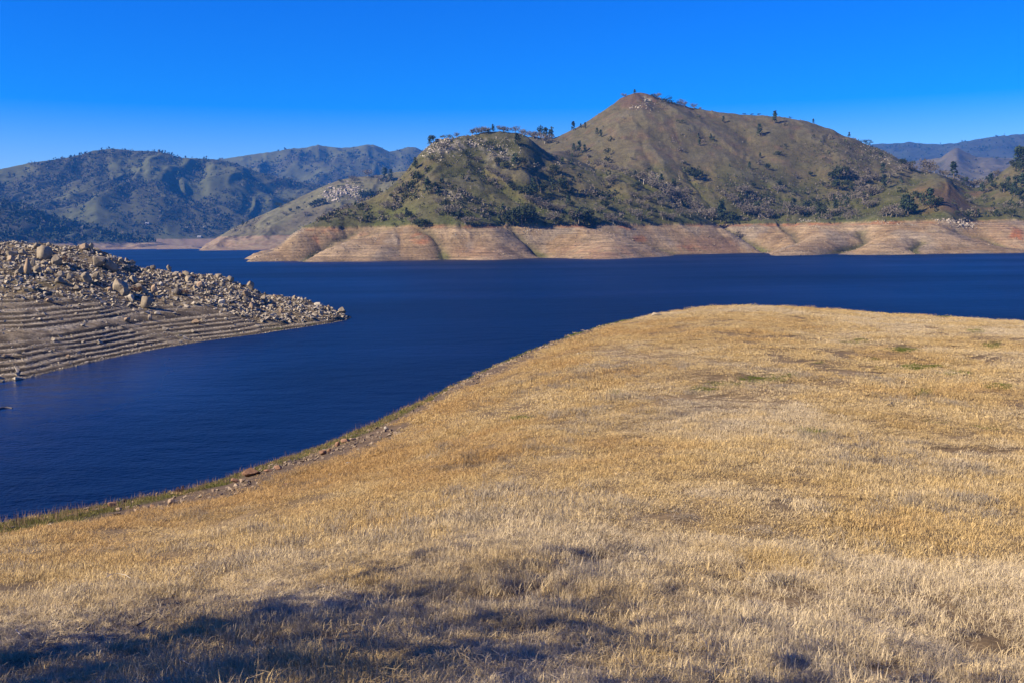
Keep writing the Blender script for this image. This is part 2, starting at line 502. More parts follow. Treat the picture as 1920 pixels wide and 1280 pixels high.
sand = mix(sand, (0.300, 0.245, 0.185), sstep(0.50, 0.66, fbm(X / 30, Y / 60, 4, 21)) * 0.7)
pinkish = np.clip(blob(1130, 472, 110, 20) + blob(920, 475, 90, 18) * 0.7 + blob(1330, 462, 90, 24) * 0.7 + blob(1900, 440, 60, 34) * 0.6, 0, 1)
sand = mix(sand, (0.340, 0.195, 0.118), pinkish * (0.2 + 0.5 * sstep(0.4, 0.6, n2)))
redm = np.clip(blob(790, 448, 26, 14) * 0.8 + blob(650, 440, 60, 14) * 0.5 + blob(1170, 428, 20, 8) + blob(1200, 448, 22, 9) * 0.8 + blob(1905, 445, 18, 24) + blob(1290, 466, 50, 8) * 0.4 + blob(590, 455, 14, 22) * 0.5, 0, 1)
sand = mix(sand, (0.430, 0.165, 0.065), redm * sstep(0.35, 0.55, n2))
redline = sstep(-5.0, -1.5, zr) * sstep(0.40, 0.56, fbm(X / 38, Y / 38, 3, 23))
sand = mix(sand, (0.400, 0.150, 0.060), redline * 0.75)
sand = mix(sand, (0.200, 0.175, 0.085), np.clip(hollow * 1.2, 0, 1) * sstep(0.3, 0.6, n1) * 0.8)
sand = mix(sand, (0.150, 0.125, 0.070), stream * 0.8)
moss = np.clip(stream * 1.3 + hollow * 0.5 - 0.3, 0, 1) * (1 - sstep(2, 12, Z))
sand = mix(sand, (0.120, 0.125, 0.035), moss * 0.8)
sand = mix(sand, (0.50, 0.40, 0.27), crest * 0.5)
sand = mix(sand, (0.22, 0.17, 0.12), (1 - sstep(0.1, 1.0, Z)) * 0.6)
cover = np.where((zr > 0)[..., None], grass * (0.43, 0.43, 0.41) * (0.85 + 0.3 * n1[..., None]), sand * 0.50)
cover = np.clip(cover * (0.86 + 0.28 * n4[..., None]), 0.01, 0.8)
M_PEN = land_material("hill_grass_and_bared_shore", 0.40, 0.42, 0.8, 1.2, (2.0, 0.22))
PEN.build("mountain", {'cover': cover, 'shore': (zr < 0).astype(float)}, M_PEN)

# ------------------------------------------------------------------ farther hills, each its own layer of land
def far_layer(name, az0, az1, n, sky_pts, shore, crest_r, back, spur, amp, cols, seed, base=0.0, ringz=None, rows=150, bumpd=3.0, hollows=1.0):
    A = np.radians(np.linspace(az0, az1, n))
    s = np.linspace(-0.03, 1.0, rows)
    R0 = np.interp(np.degrees(A).mean(), [az0, az1], [shore, shore])
    Rr = np.concatenate([R0 + s * (crest_r - R0), crest_r + np.linspace(0.03, 1, 20) * back])
    P = Polar(A, Rr, np.zeros((n, len(Rr))))
    X, Y = P.X, P.Y
    a, t = az_tan([p[0] for p in sky_pts], [p[1] for p in sky_pts])
    o = np.argsort(a)
    zc = EYE[2] - np.interp(A, a[o], t[o]) * crest_r
    sh = (P.R[None, :] - R0) / (crest_r - R0)
    sh = sh + 0.10 * (fbm(X / (spur * 2.2), Y / (spur * 2.2), 3, seed + 5) - 0.5) * sstep(0.0, 0.2, sh)
    prof = np.where(sh < 1, np.sign(sh) * np.abs(sh) ** 0.85, 1 - (sh - 1) * 1.2)
    wv = 0.9 * (fbm(X / (spur * 1.6), Y / (spur * 1.6), 3, seed) - 0.5)
    g = ridged(X / spur + wv, Y / (spur * 2.6) + wv, 4, seed + 1)
    env = np.clip(np.minimum(sh * 3.0, 1.0), 0, 1) * np.clip(1.25 - 0.6 * sh, 0.3, 1)
    Z = zc[:, None] * prof + amp * env * (g - 0.66) + amp * 0.25 * env * (fbm(X / (spur * 0.3), Y / (spur * 0.3), 3, seed + 3) - 0.5)
    P.Z = Z
    fit_skyline(P, sky_pts, base, 0.5, 1.8, 4, 2)
    P.hollow = np.clip((blur(P.Z, 5) - P.Z) / (amp * 0.10), 0, 1)
    P.crest = np.clip((P.Z - blur(P.Z, 5)) / (amp * 0.10), 0, 1)
    k = fbm(X / (spur * 0.8), Y / (spur * 0.8), 4, seed + 6)
    k2 = fbm(X / (spur * 0.12), Y / (spur * 0.12), 3, seed + 8)
    P.k, P.k2 = k, k2
    c = mix(cols[0], cols[1], sstep(0.35, 0.62, k))
    c = mix(c, cols[2], np.clip(0.75 * P.hollow * hollows, 0, 1))
    c = mix(c, cols[0], P.crest * 0.4)
    if ringz:
        sandy = mix((0.36, 0.27, 0.165), (0.29, 0.20, 0.125), sstep(0.4, 0.6, k2))
        c = np.where((P.Z < ringz + 6 * (k2 - 0.5))[..., None], sandy, c)
    c = np.clip(c * (0.8 + 0.4 * k2[..., None]), 0.01, 0.7)
    c = c * 0.54
    m = land_material(name + "_ground", 6.0 / spur, 0.3, 0.5, bumpd)
    P.build(name, {'cover': c}, m)
    return P

GR = ((0.105, 0.112, 0.042), (0.074, 0.072, 0.036), (0.030, 0.036, 0.020))
SK2 = [(360, 474), (377, 464), (410, 444), (432, 431), (470, 412), (503, 398), (560, 371), (605, 350), (640, 337), (670, 332), (705, 330), (750, 322), (800, 318), (900, 330), (1000, 360)]
RDG = far_layer("lower_hill", -19.5, 4, 420, SK2, 2440, 2850, 700, 130, 34, ((0.175, 0.165, 0.085), (0.150, 0.130, 0.075), (0.105, 0.100, 0.055)), 40, 1.0, 34, 130, 2.0, 0.6)
SKL = [(-400, 330), (-200, 335), (-60, 327), (0, 318), (60, 305), (105, 300), (150, 291), (175, 283), (210, 279), (250, 283), (290, 284), (315, 288), (335, 296), (400, 299), (440, 306), (480, 322), (520, 333), (580, 345), (650, 352), (760, 365), (900, 380)]
FAR = far_layer("wooded_hill", -42, 0, 520, SKL, 4300, 5350, 1500, 430, 205, GR, 50, 1.0, 33, 170, 6.0)
SKN = [(-500, 352), (-200, 360), (-60, 366), (0, 372), (40, 385), (80, 398), (130, 414), (180, 430), (230, 445), (290, 453), (330, 460), (360, 474)]
NEAR = far_layer("dark_wooded_slope", -42, -16.5, 240, SKN, 3350, 3900, 700, 210, 60, ((0.070, 0.080, 0.045), (0.060, 0.060, 0.045), (0.036, 0.042, 0.028)), 58, 1.0, 20, 110, 4.0)
SKD = [(300, 320), (400, 301), (428, 297), (480, 289), (520, 284), (545, 279), (570, 278), (596, 272), (612, 275), (640, 278), (665, 276), (690, 271), (705, 273), (730, 285), (745, 282), (765, 276), (780, 277), (792, 283), (830, 300), (900, 310), (1000, 320)]
DST = far_layer("distant_ridge", -24, 4, 380, SKD, 5900, 7300, 1800, 560, 270, GR, 66, 1.0, None, 130, 8.0)
SKR = [(1500, 285), (1600, 274), (1650, 270), (1690, 269), (1705, 266), (1720, 269), (1760, 271), (1790, 269), (1830, 262), (1860, 257), (1900, 253), (1940, 250), (2000, 250), (2200, 240), (2500, 250)]
RNG = far_layer("blue_mountain_range", 14, 44, 260, SKR, 6900, 9000, 1500, 800, 300, ((0.060, 0.075, 0.050), (0.055, 0.060, 0.045), (0.035, 0.045, 0.030)), 74, 1.0, None, 90, 10.0)
SKM = [(1400, 340), (1600, 322), (1680, 306), (1720, 302), (1765, 296), (1782, 283), (1795, 277), (1808, 284), (1830, 295), (1880, 297), (1930, 296), (2000, 290), (2300, 300)]
MDR = far_layer("middle_foothills", 17, 44, 300, SKM, 3600, 5600, 1200, 340, 130, ((0.150, 0.130, 0.085), (0.110, 0.100, 0.070), (0.055, 0.060, 0.040)), 82, 1.0, None, 100, 5.0)

# ================================================================== the rocky point on the left
TOP = [(-330, 432, 238), (-150, 436, 243), (0, 451, 250), (70, 456, 252), (130, 462, 254), (180, 469, 255), (230, 486, 257), (262, 498, 258), (330, 509, 259), (380, 514, 260),
       (430, 521, 261), (470, 539, 261), (500, 552, 261), (560, 560, 261), (610, 569, 260), (640, 581, 259), (655, 595, 258), (664, 603, 256)]
SHORE = [(-420, 790), (-200, 750), (0, 716), (50, 709), (100, 696), (200, 673), (300, 653), (400, 637), (480, 627), (560, 615), (620, 606), (655, 599), (664, 604)]
ta, tt = az_tan([p[0] for p in TOP], [p[1] for p in TOP])
tr = np.array([p[2] for p in TOP]) / np.cos(ta)
tz = EYE[2] - tt * tr
sa, st = az_tan([p[0] for p in SHORE], [p[1] for p in SHORE])
sr = EYE[2] / st
A = np.radians(np.linspace(-33, -8.4, 470))
Rr = np.concatenate([np.arange(128, 262, 0.36), np.arange(262, 300, 2.0)])
PT = Polar(A, Rr, np.zeros((len(A), len(Rr))))
X, Y = PT.X, PT.Y
zt, rt, rs = np.interp(A, ta, tz)[:, None], np.interp(A, ta, tr)[:, None], np.interp(A, sa, sr)[:, None]
span = np.maximum(rt - rs, 0.5)
s = (PT.R[None, :] - rs) / span
s = s + 0.06 * (fbm(X / 30, Y / 30, 3, 3) - 0.5) * sstep(0, 0.2, s) * sstep(0, 0.15, 1 - s)
prof = np.where(s < 0, s * span * 0.18 / np.maximum(zt, .5), np.where(s < 1, 0.92 * s + 0.08 * s * s, 1.0 - 0.02 * (s - 1)))
Z = zt * prof
Z = np.where(s > 1, zt - (PT.R[None, :] - rt) * 0.45, Z)
Z = np.where(A[:, None] > np.radians(-9.33), np.minimum(Z, -0.3 - 30 * (A[:, None] - np.radians(-9.33))), Z)
PT.s = s
rubble = sstep(0.36, 0.56, s + 0.30 * (fbm(X / 14, Y / 14, 3, 6) - 0.5) + 0.5 * sstep(np.radians(-17.5), np.radians(-11.5), A[:, None] + 0 * X) * sstep(.08, .30, s))
inl = sstep(0, 0.04, s) * (s < 1.1)
# wave-cut benches
per = 0.74
ph = Z / per + 1.3 * (vn(Z * 0.55, 0 * Z, 5) - 0.5) + 0.9 * (fbm(X / 26, Y / 26, 4, 8) - 0.5)
saw = ph - np.floor(ph)
bench = np.where(saw < 0.72, saw / 0.72 * 0.25, 0.25 + (saw - 0.72) / 0.28 * 0.75) - saw
bamp = (0.30 + 0.70 * sstep(0.36, 0.60, fbm(X / 30, Y / 9, 4, 10))) * (1 - rubble)
Z = Z + inl * bench * per * 0.75 * bamp
Z = Z + inl * (0.10 * (fbm(X / 0.9, Y / 0.9, 3, 12) - 0.5) * (1 - rubble) + rubble * 2.1 * (fbm(X / 5.5, Y / 5.5, 4, 14) - 0.5))
PT.Z = Z
PT.saw = saw
PT.rubble = rubble * inl
n1, n2, n3 = fbm(X / 9, Y / 9, 4, 16), fbm(X / 1.6, Y / 1.6, 3, 18), fbm(X / 26, Y / 26, 3, 20)
c = mix((0.165, 0.130, 0.088), (0.300, 0.250, 0.185), sstep(0.35, 0.65, n2))
c = mix(c, (0.050, 0.039, 0.026), np.maximum(sstep(0.68, 0.76, saw), 1 - sstep(0.04, 0.14, saw)) * bamp * 0.85)  # bench risers darkened: their shade is put into the ground colour
c = mix(c, (0.130, 0.100, 0.066), rubble * 0.7)  # ground darkened under the rubble, shade of the gaps put into colour
c = mix(c, (0.54, 0.48, 0.39), sstep(0.30, 0.46, saw) * (1 - sstep(0.64, 0.72, saw)) * bamp * 0.9)  # bench treads paled: sunlit lines put into the ground colour
c = mix(c, (0.165, 0.125, 0.075), sstep(0.45, 0.62, n1) * 0.25)
tus = sstep(0.30, 0.42, s) * (1 - sstep(0.62, 0.8, s)) * (1 - sstep(np.radians(-23), np.radians(-19), A[:, None] + 0 * X))
c = mix(c, (0.170, 0.140, 0.065), np.clip(tus * sstep(0.42, 0.55, n3 * 0.6 + n2 * 0.4), 0, 1) * 0.75)
c = mix(c, (0.105, 0.115, 0.030), sstep(0.60, 0.7, n1 * 0.6 + n2 * 0.4) * (1 - sstep(0.05, 0.2, s)) * 0.8)
c = mix(c, (0.10, 0.08, 0.05), (1 - sstep(0.05, 0.30, Z)) * 0.7)
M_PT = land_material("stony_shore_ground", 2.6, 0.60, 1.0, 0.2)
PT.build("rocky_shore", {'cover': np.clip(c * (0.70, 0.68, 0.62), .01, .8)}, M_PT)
# ================================================================== the dry grass hill in front
SIL = [(-700, 1040, 40), (-300, 1015, 44), (0, 987, 50), (100, 969, 54), (200, 949, 57), (230, 944, 58), (330, 925, 61), (430, 899, 65), (470, 882, 67), (550, 856, 71), (600, 838, 73),
       (700, 797, 78), (740, 778, 81), (800, 750, 85), (870, 714, 90), (930, 686, 95), (1000, 656, 100), (1080, 627, 106), (1150, 607, 111), (1180, 600, 113), (1240, 589, 116),
       (1330, 576, 120), (1400, 574, 122), (1500, 577, 124), (1600, 584, 124), (1700, 591, 124), (1800, 597, 123), (1920, 603, 122), (2300, 625, 120), (2900, 680, 112)]
ga, gt = az_tan([p[0] for p in SIL], [p[1] for p in SIL])
gr = np.array([p[2] for p in SIL], float)
TB, RB, EXPO = 0.452, 13.0, 0.68
def fore_z(x, y, rough=True):
    a, r = np.arctan2(x, y), np.maximum(np.hypot(x, y), 1e-3)
    rs, ts = np.interp(a, ga, gr), np.interp(a, ga, gt)
    q = np.clip(np.log(np.maximum(r, RB) / rs) / np.log(RB / rs), 0, 1)
    t = ts + (TB - ts) * q ** (1 / EXPO)
    z = EYE[2] - t * r
    z13 = EYE[2] - TB * RB
    w = np.clip(r / RB, 0, 1)
    z = np.where(r < RB, 18.4 + (z13 - 18.4) * w, z)
    d = r - rs
    z = np.where(d > 0, EYE[2] - ts * rs - ts * d - 0.010 * d * d - 0.02 * d, z)
    if rough:
        f = sstep(2, 18, r) * (1 - 0.8 * sstep(0.25, 0.0, q) * (d < 0))
        z = z + f * (0.42 * (fbm(x / 6.0, y / 6.0, 3, 2) - 0.5) + 0.16 * (fbm(x / 1.5, y / 1.5, 3, 4) - 0.5))
    return np.maximum(z, -5)
def fore_u(x, y):
    """0 at the brow of the hill as seen from the viewpoint, 1 at the feet"""
    a, r = np.arctan2(x, y), np.maximum(np.hypot(x, y), 1e-3)
    rs, ts = np.interp(a, ga, gr), np.interp(a, ga, gt)
    q = np.log(np.maximum(r, RB) / rs) / np.log(RB / rs)
    return np.where(q > 0, np.abs(q) ** (1 / EXPO), q)

A = np.radians(np.concatenate([np.arange(-180, -60, 4.0), np.arange(-60, -31, 0.7), np.linspace(-31, 31, 520), np.arange(31.7, 61, 0.7), np.arange(64, 181, 4.0)]))
Rr = np.concatenate([np.linspace(0.05, 11, 14), np.geomspace(11.5, 130, 250), np.arange(131, 175, 2.0)])
FG = Polar(A, Rr, np.zeros((len(A), len(Rr))))
X, Y = FG.X, FG.Y
FG.Z = fore_z(X, Y)
U = fore_u(X, Y)
def bare_mask(x, y):
    """stony soil along the left-hand brow"""
    a, u = np.arctan2(x, y), fore_u(x, y)
    wd = np.interp(a, az_tan([-200, 0, 200, 330, 450, 560, 740, 900, 1050, 1240], [900] * 10)[0], [0.05, 0.055, 0.06, 0.075, 0.095, 0.08, 0.065, 0.035, 0.015, 0.0])
    return 1 - sstep(0.75, 1.15, u / np.maximum(wd, 1e-4) + 0.9 * (fbm(x / 3.5, y / 3.5, 4, 5) - 0.5))
def green_mask(x, y):
    """narrow green strip right at the left-hand brow"""
    a, u = np.arctan2(x, y), fore_u(x, y)
    wd = np.interp(a, az_tan([-200, 0, 180, 260, 420, 470, 700, 800, 860], [900] * 9)[0], [0.06, 0.055, 0.045, 0.018, 0.020, 0.018, 0.022, 0.012, 0.0])
    return 1 - sstep(0.7, 1.1, u / np.maximum(wd, 1e-4) + 0.8 * (fbm(x / 2.5, y / 2.5, 3, 9) - 0.5))
bare, grn = bare_mask(X, Y), green_mask(X, Y)
n1, n2 = fbm(X / 4, Y / 4, 4, 6), fbm(X / 0.7, Y / 0.7, 3, 8)
c = mix((0.160, 0.108, 0.055), (0.290, 0.205, 0.105), n1)
soil = mix((0.105, 0.072, 0.042), (0.190, 0.130, 0.078), n2)
c = mix(c, soil, bare)
c = mix(c, (0.090, 0.080, 0.028), grn * 0.7)
M_FG = land_material("hillside_soil", 5.0, 0.4, 0.6, 0.05)
FG.build("grassy_hill", {'cover': c * 0.62}, M_FG)
# ================================================================== trees
def simple_mat(name, c, var=0.25, scale=2.0, rough=0.9, trans=0.0):
    t = NT(name)
    r = t.node('ShaderNodeObjectInfo').outputs['Random']
    p = t.node('ShaderNodeTexCoord').outputs['Object']
    n = t.noise(p, scale, 3, 0.7)
    f = t.math('ADD', t.ramp(n, 0.3, 0.7, 1 - var, 1 + var), t.ramp(r, 0, 1, -0.22, 0.22))
    t.b.inputs['Roughness'].default_value = rough
    t.col(t.mul(t.mix(0.0, c, c), t.math('MULTIPLY', f, 0.82)))
    return t.m

MT = {
    'pine': simple_mat("pine_needles", (0.040, 0.062, 0.034), 0.35, 6),
    'live': simple_mat("evergreen_oak_leaves", (0.036, 0.048, 0.022), 0.35, 6),
    'bare': simple_mat("bare_twigs", (0.160, 0.138, 0.112), 0.30, 6),
    'grey': simple_mat("grey_green_leaves", (0.085, 0.092, 0.042), 0.30, 6),
    'bark': simple_mat("grey_bark", (0.150, 0.120, 0.095), 0.25, 9),
    'pale': simple_mat("pale_bark", (0.30, 0.265, 0.22), 0.25, 9),
    'brush': simple_mat("dry_brush_twigs", (0.115, 0.060, 0.038), 0.30, 6),
}

def tube(pts, rad, n=5):
    """tapered tube through points; returns verts, quads"""
    pts = np.asarray(pts, float)
    V, F = [], []
    for i, (p, r) in enumerate(zip(pts, rad)):
        d = pts[min(i + 1, len(pts) - 1)] - pts[max(i - 1, 0)]
        d = d / (np.linalg.norm(d) + 1e-9)
        u = np.cross(d, [0.3, 1, 0.2])
        u /= np.linalg.norm(u) + 1e-9
        w = np.cross(d, u)
        for k in range(n):
            a = 2 * math.pi * k / n
            V.append(p + r * (math.cos(a) * u + math.sin(a) * w))
        if i:
            for k in range(n):
                a, b = (i - 1) * n + k, (i - 1) * n + (k + 1) % n
                F.append((a, b, b + n, a + n))
    return np.array(V), np.array(F)

def tri_cloud(rng, C, size, flat=0.6):
    """one leaf-clump triangle round every centre"""
    n = len(C)
    nr = rng.normal(size=(n, 3)) * [1, 1, flat] + [0, 0, 0.35]
    nr /= np.linalg.norm(nr, axis=1)[:, None]
    u = np.cross(nr, rng.normal(size=(n, 3)))
    u /= np.linalg.norm(u, axis=1)[:, None]
    w = np.cross(nr, u)
    s = size * rng.uniform(0.6, 1.35, n)[:, None]
    V = np.stack([C + u * s, C - u * s * 0.55 + w * s * 0.8, C - u * s * 0.5 - w * s * 0.75], 1).reshape(-1, 3)
    return V, np.arange(3 * n).reshape(n, 3)

def join(parts):
    """[(V, F tri or quad, matindex)] -> V, triangles, mat"""
    V, F, M, o = [], [], [], 0
    for v, f, m in parts:
        f = np.asarray(f)
        if f.shape[1] == 4:
            f = np.concatenate([f[:, [0, 1, 2]], f[:, [0, 2, 3]]])
        V.append(v)
        F.append(f + o)
        M.append(np.full(len(f), m))
        o += len(v)
    return np.concatenate(V), np.concatenate(F), np.concatenate(M)

def pine_parts(rng, spread=0.24, n=78, bare=0.16, tops=1):
    C = []
    heads = [(0, 0, 1.0)] + [(rng.uniform(-.16, .16), rng.uniform(-.16, .16), rng.uniform(.72, .9)) for _ in range(tops - 1)]
    for hx, hy, hh in heads:
        for _ in range(n // tops):
            t = rng.random() ** 0.8
            z = bare + (hh - bare) * t
            a = rng.uniform(0, 6.283)
            rr = spread * (0.25 + 0.9 * (1 - t) ** 0.75) * (0.55 + 0.6 * vn(np.array([z * 7.0 + hx * 30]), np.array([a * 1.2]), 3)[0]) * math.sqrt(rng.random())
            b = np.array([hx * t + rr * math.cos(a), hy * t + rr * math.sin(a), z])
            for _k in range(5):
                C.append(b + rng.normal(size=3) * [0.035, 0.035, 0.022])
    cr = tri_cloud(rng, np.array(C), 0.050)
    tr = tube([(0, 0, -0.05), (0.01, 0, 0.3), (0, 0.01, 0.7), (0, 0, 0.96)], [0.026, 0.020, 0.012, 0.003], 6)
    return cr, tr

def round_parts(rng, wide=0.55, lobes=6, n=95, low=0.12):
    L = [(rng.uniform(-.55, .55) * wide, rng.uniform(-.55, .55) * wide, rng.uniform(0.38, 0.70), rng.uniform(0.20, 0.34)) for _ in range(lobes)]
    C = []
    for _ in range(n):
        lx, ly, lz, lr = L[rng.integers(lobes)]
        d = rng.normal(size=3)
        d /= np.linalg.norm(d)
        p = np.array([lx, ly, lz]) + d * lr * rng.uniform(0.55, 1.0) * [1.1, 1.1, 0.95]
        p[2] = max(p[2], low)
        for _k in range(4):
            C.append(p + rng.normal(size=3) * 0.045)
    cr = tri_cloud(rng, np.array(C), 0.062)
    tr = tube([(0, 0, -0.08), (0.02, 0, 0.2), (0.0, 0.02, 0.5)], [0.045, 0.035, 0.012], 6)
    return cr, tr

def bare_parts(rng, wide=0.5, n=300):
    """leafless oak: crooked limbs and a haze of twigs"""
    V, F, o, tips = [], [], 0, []
    def add(pts, rad, k=4):
        nonlocal o
        v, f = tube(pts, rad, k)
        V.append(v)
        F.append(f + o)
        o += len(v)
    add([(0, 0, -0.08), (0.015, 0.01, 0.15), (0.0, 0.02, 0.32)], [0.036, 0.028, 0.022], 5)
    for i in range(7):
        a = 6.283 * i / 7 + rng.uniform(-.4, .4)
        e = rng.uniform(0.35, 1.25)
        p0 = np.array([0.0, 0.02, rng.uniform(0.18, 0.32)])
        p1 = p0 + np.array([math.cos(a) * math.cos(e) * wide * 0.45, math.sin(a) * math.cos(e) * wide * 0.45, math.sin(e) * 0.25])
        p2 = p1 + np.array([math.cos(a + .4) * math.cos(e) * wide * 0.5, math.sin(a + .4) * math.cos(e) * wide * 0.5, math.sin(e) * 0.30 + 0.05]) * rng.uniform(.7, 1.1)
        add([p0, p1, p2], [0.018, 0.011, 0.004])
        tips += [p1, (p1 + p2) / 2, p2, p2]
        for _ in range(2):
            q = (p1 + p2) / 2 + rng.normal(size=3) * [0.14, 0.14, 0.10]
            add([p1, q], [0.009, 0.003], 3)
            tips.append(q)
    tips = np.array(tips)
    C = tips[rng.integers(len(tips), size=n)] + rng.normal(size=(n, 3)) * [0.085, 0.085, 0.075]
    C[:, 2] = np.clip(C[:, 2], 0.16, 1.0)
    d = rng.normal(size=(n, 3)) + [0, 0, 0.5]
    d /= np.linalg.norm(d, axis=1)[:, None]
    w = np.cross(d, rng.normal(size=(n, 3)))
    w /= np.linalg.norm(w, axis=1)[:, None]
    L = rng.uniform(0.06, 0.12, n)[:, None]
    tv = np.stack([C - w * 0.028, C + w * 0.028, C + d * L], 1).reshape(-1, 3)
    return (tv, np.arange(3 * n).reshape(n, 3)), (np.concatenate(V), np.concatenate(F))

KIND = {}
def make_kind(kind, n, fn, crown_mat, trunk_mat):
    out = []
    for i in range(n):
        rng = np.random.default_rng(hash_seed(kind) + i)
        cr, tr = fn(rng)
        mc = mesh_from("crown", cr[0], cr[1], False, None, [MT[crown_mat]])
        mt = mesh_from("trunk", tr[0], tr[1], True, None, [MT[trunk_mat]])
        V, F, M = join([(cr[0], cr[1], 0), (tr[0], tr[1], 1)])
        mw = mesh_from(kind, V, F, False, None, [MT[crown_mat], MT[trunk_mat]], M)
        out.append((mc, mt, mw))
    KIND[kind] = out
def hash_seed(s):
    return sum(ord(c) * (i + 7) for i, c in enumerate(s))
make_kind("pine_tree", 6, lambda g: pine_parts(g, g.uniform(.19, .27), 80, g.uniform(.06, .16), 1), 'pine', 'bark')
make_kind("grey_pine", 4, lambda g: pine_parts(g, g.uniform(.26, .34), 84, g.uniform(.14, .24), 3), 'pine', 'bark')
make_kind("evergreen_oak", 6, lambda g: round_parts(g, g.uniform(.5, .8), 6, 100), 'live', 'bark')
make_kind("bush", 5, lambda g: round_parts(g, g.uniform(.8, 1.2), 5, 80, 0.02), 'live', 'bark')
make_kind("grey_bush", 4, lambda g: round_parts(g, g.uniform(.8, 1.2), 5, 70, 0.02), 'grey', 'bark')
make_kind("bare_oak", 7, lambda g: bare_parts(g, g.uniform(.45, .62), 400), 'bare', 'pale')

RT = random.Random(5)
ORD = "first second third fourth fifth sixth seventh eighth ninth tenth eleventh twelfth thirteenth fourteenth fifteenth sixteenth seventeenth eighteenth nineteenth twentieth twenty-first twenty-second twenty-third twenty-fourth twenty-fifth twenty-sixth twenty-seventh twenty-eighth".split()
LOOK = {"pine_tree": "dark green pine", "grey_pine": "broad ragged grey-green pine", "evergreen_oak": "dark round evergreen oak", "bush": "low dark green bush",
        "grey_bush": "low grey-green bush", "bare_oak": "leafless grey oak"}
CAT = {"pine_tree": "tree", "grey_pine": "tree", "evergreen_oak": "tree", "bush": "bush", "grey_bush": "bush", "bare_oak": "tree"}
TREES = []      # (kind, base point, height m, width factor, zone, px x)

def plant(kind, base, h, wf=1.0, parts=True, label=None, group=None):
    mc, mt, mw = RT.choice(KIND[kind])
    sx = h * wf * RT.uniform(0.92, 1.1)
    if parts:
        o = bpy.data.objects.new(kind, None)
        o.empty_display_size = 0.2
        COL.objects.link(o)
        for nm, me in (("crown", mc), ("trunk", mt)):
            link(nm, me, o)
    else:
        o = link(kind, mw)
    o.location = base
    o.rotation_euler = (RT.uniform(-.04, .04), RT.uniform(-.04, .04), RT.uniform(0, 6.28))
    o.scale = (sx, sx * RT.uniform(0.9, 1.1), h)
    tag(o, label, CAT[kind], group)
    return o

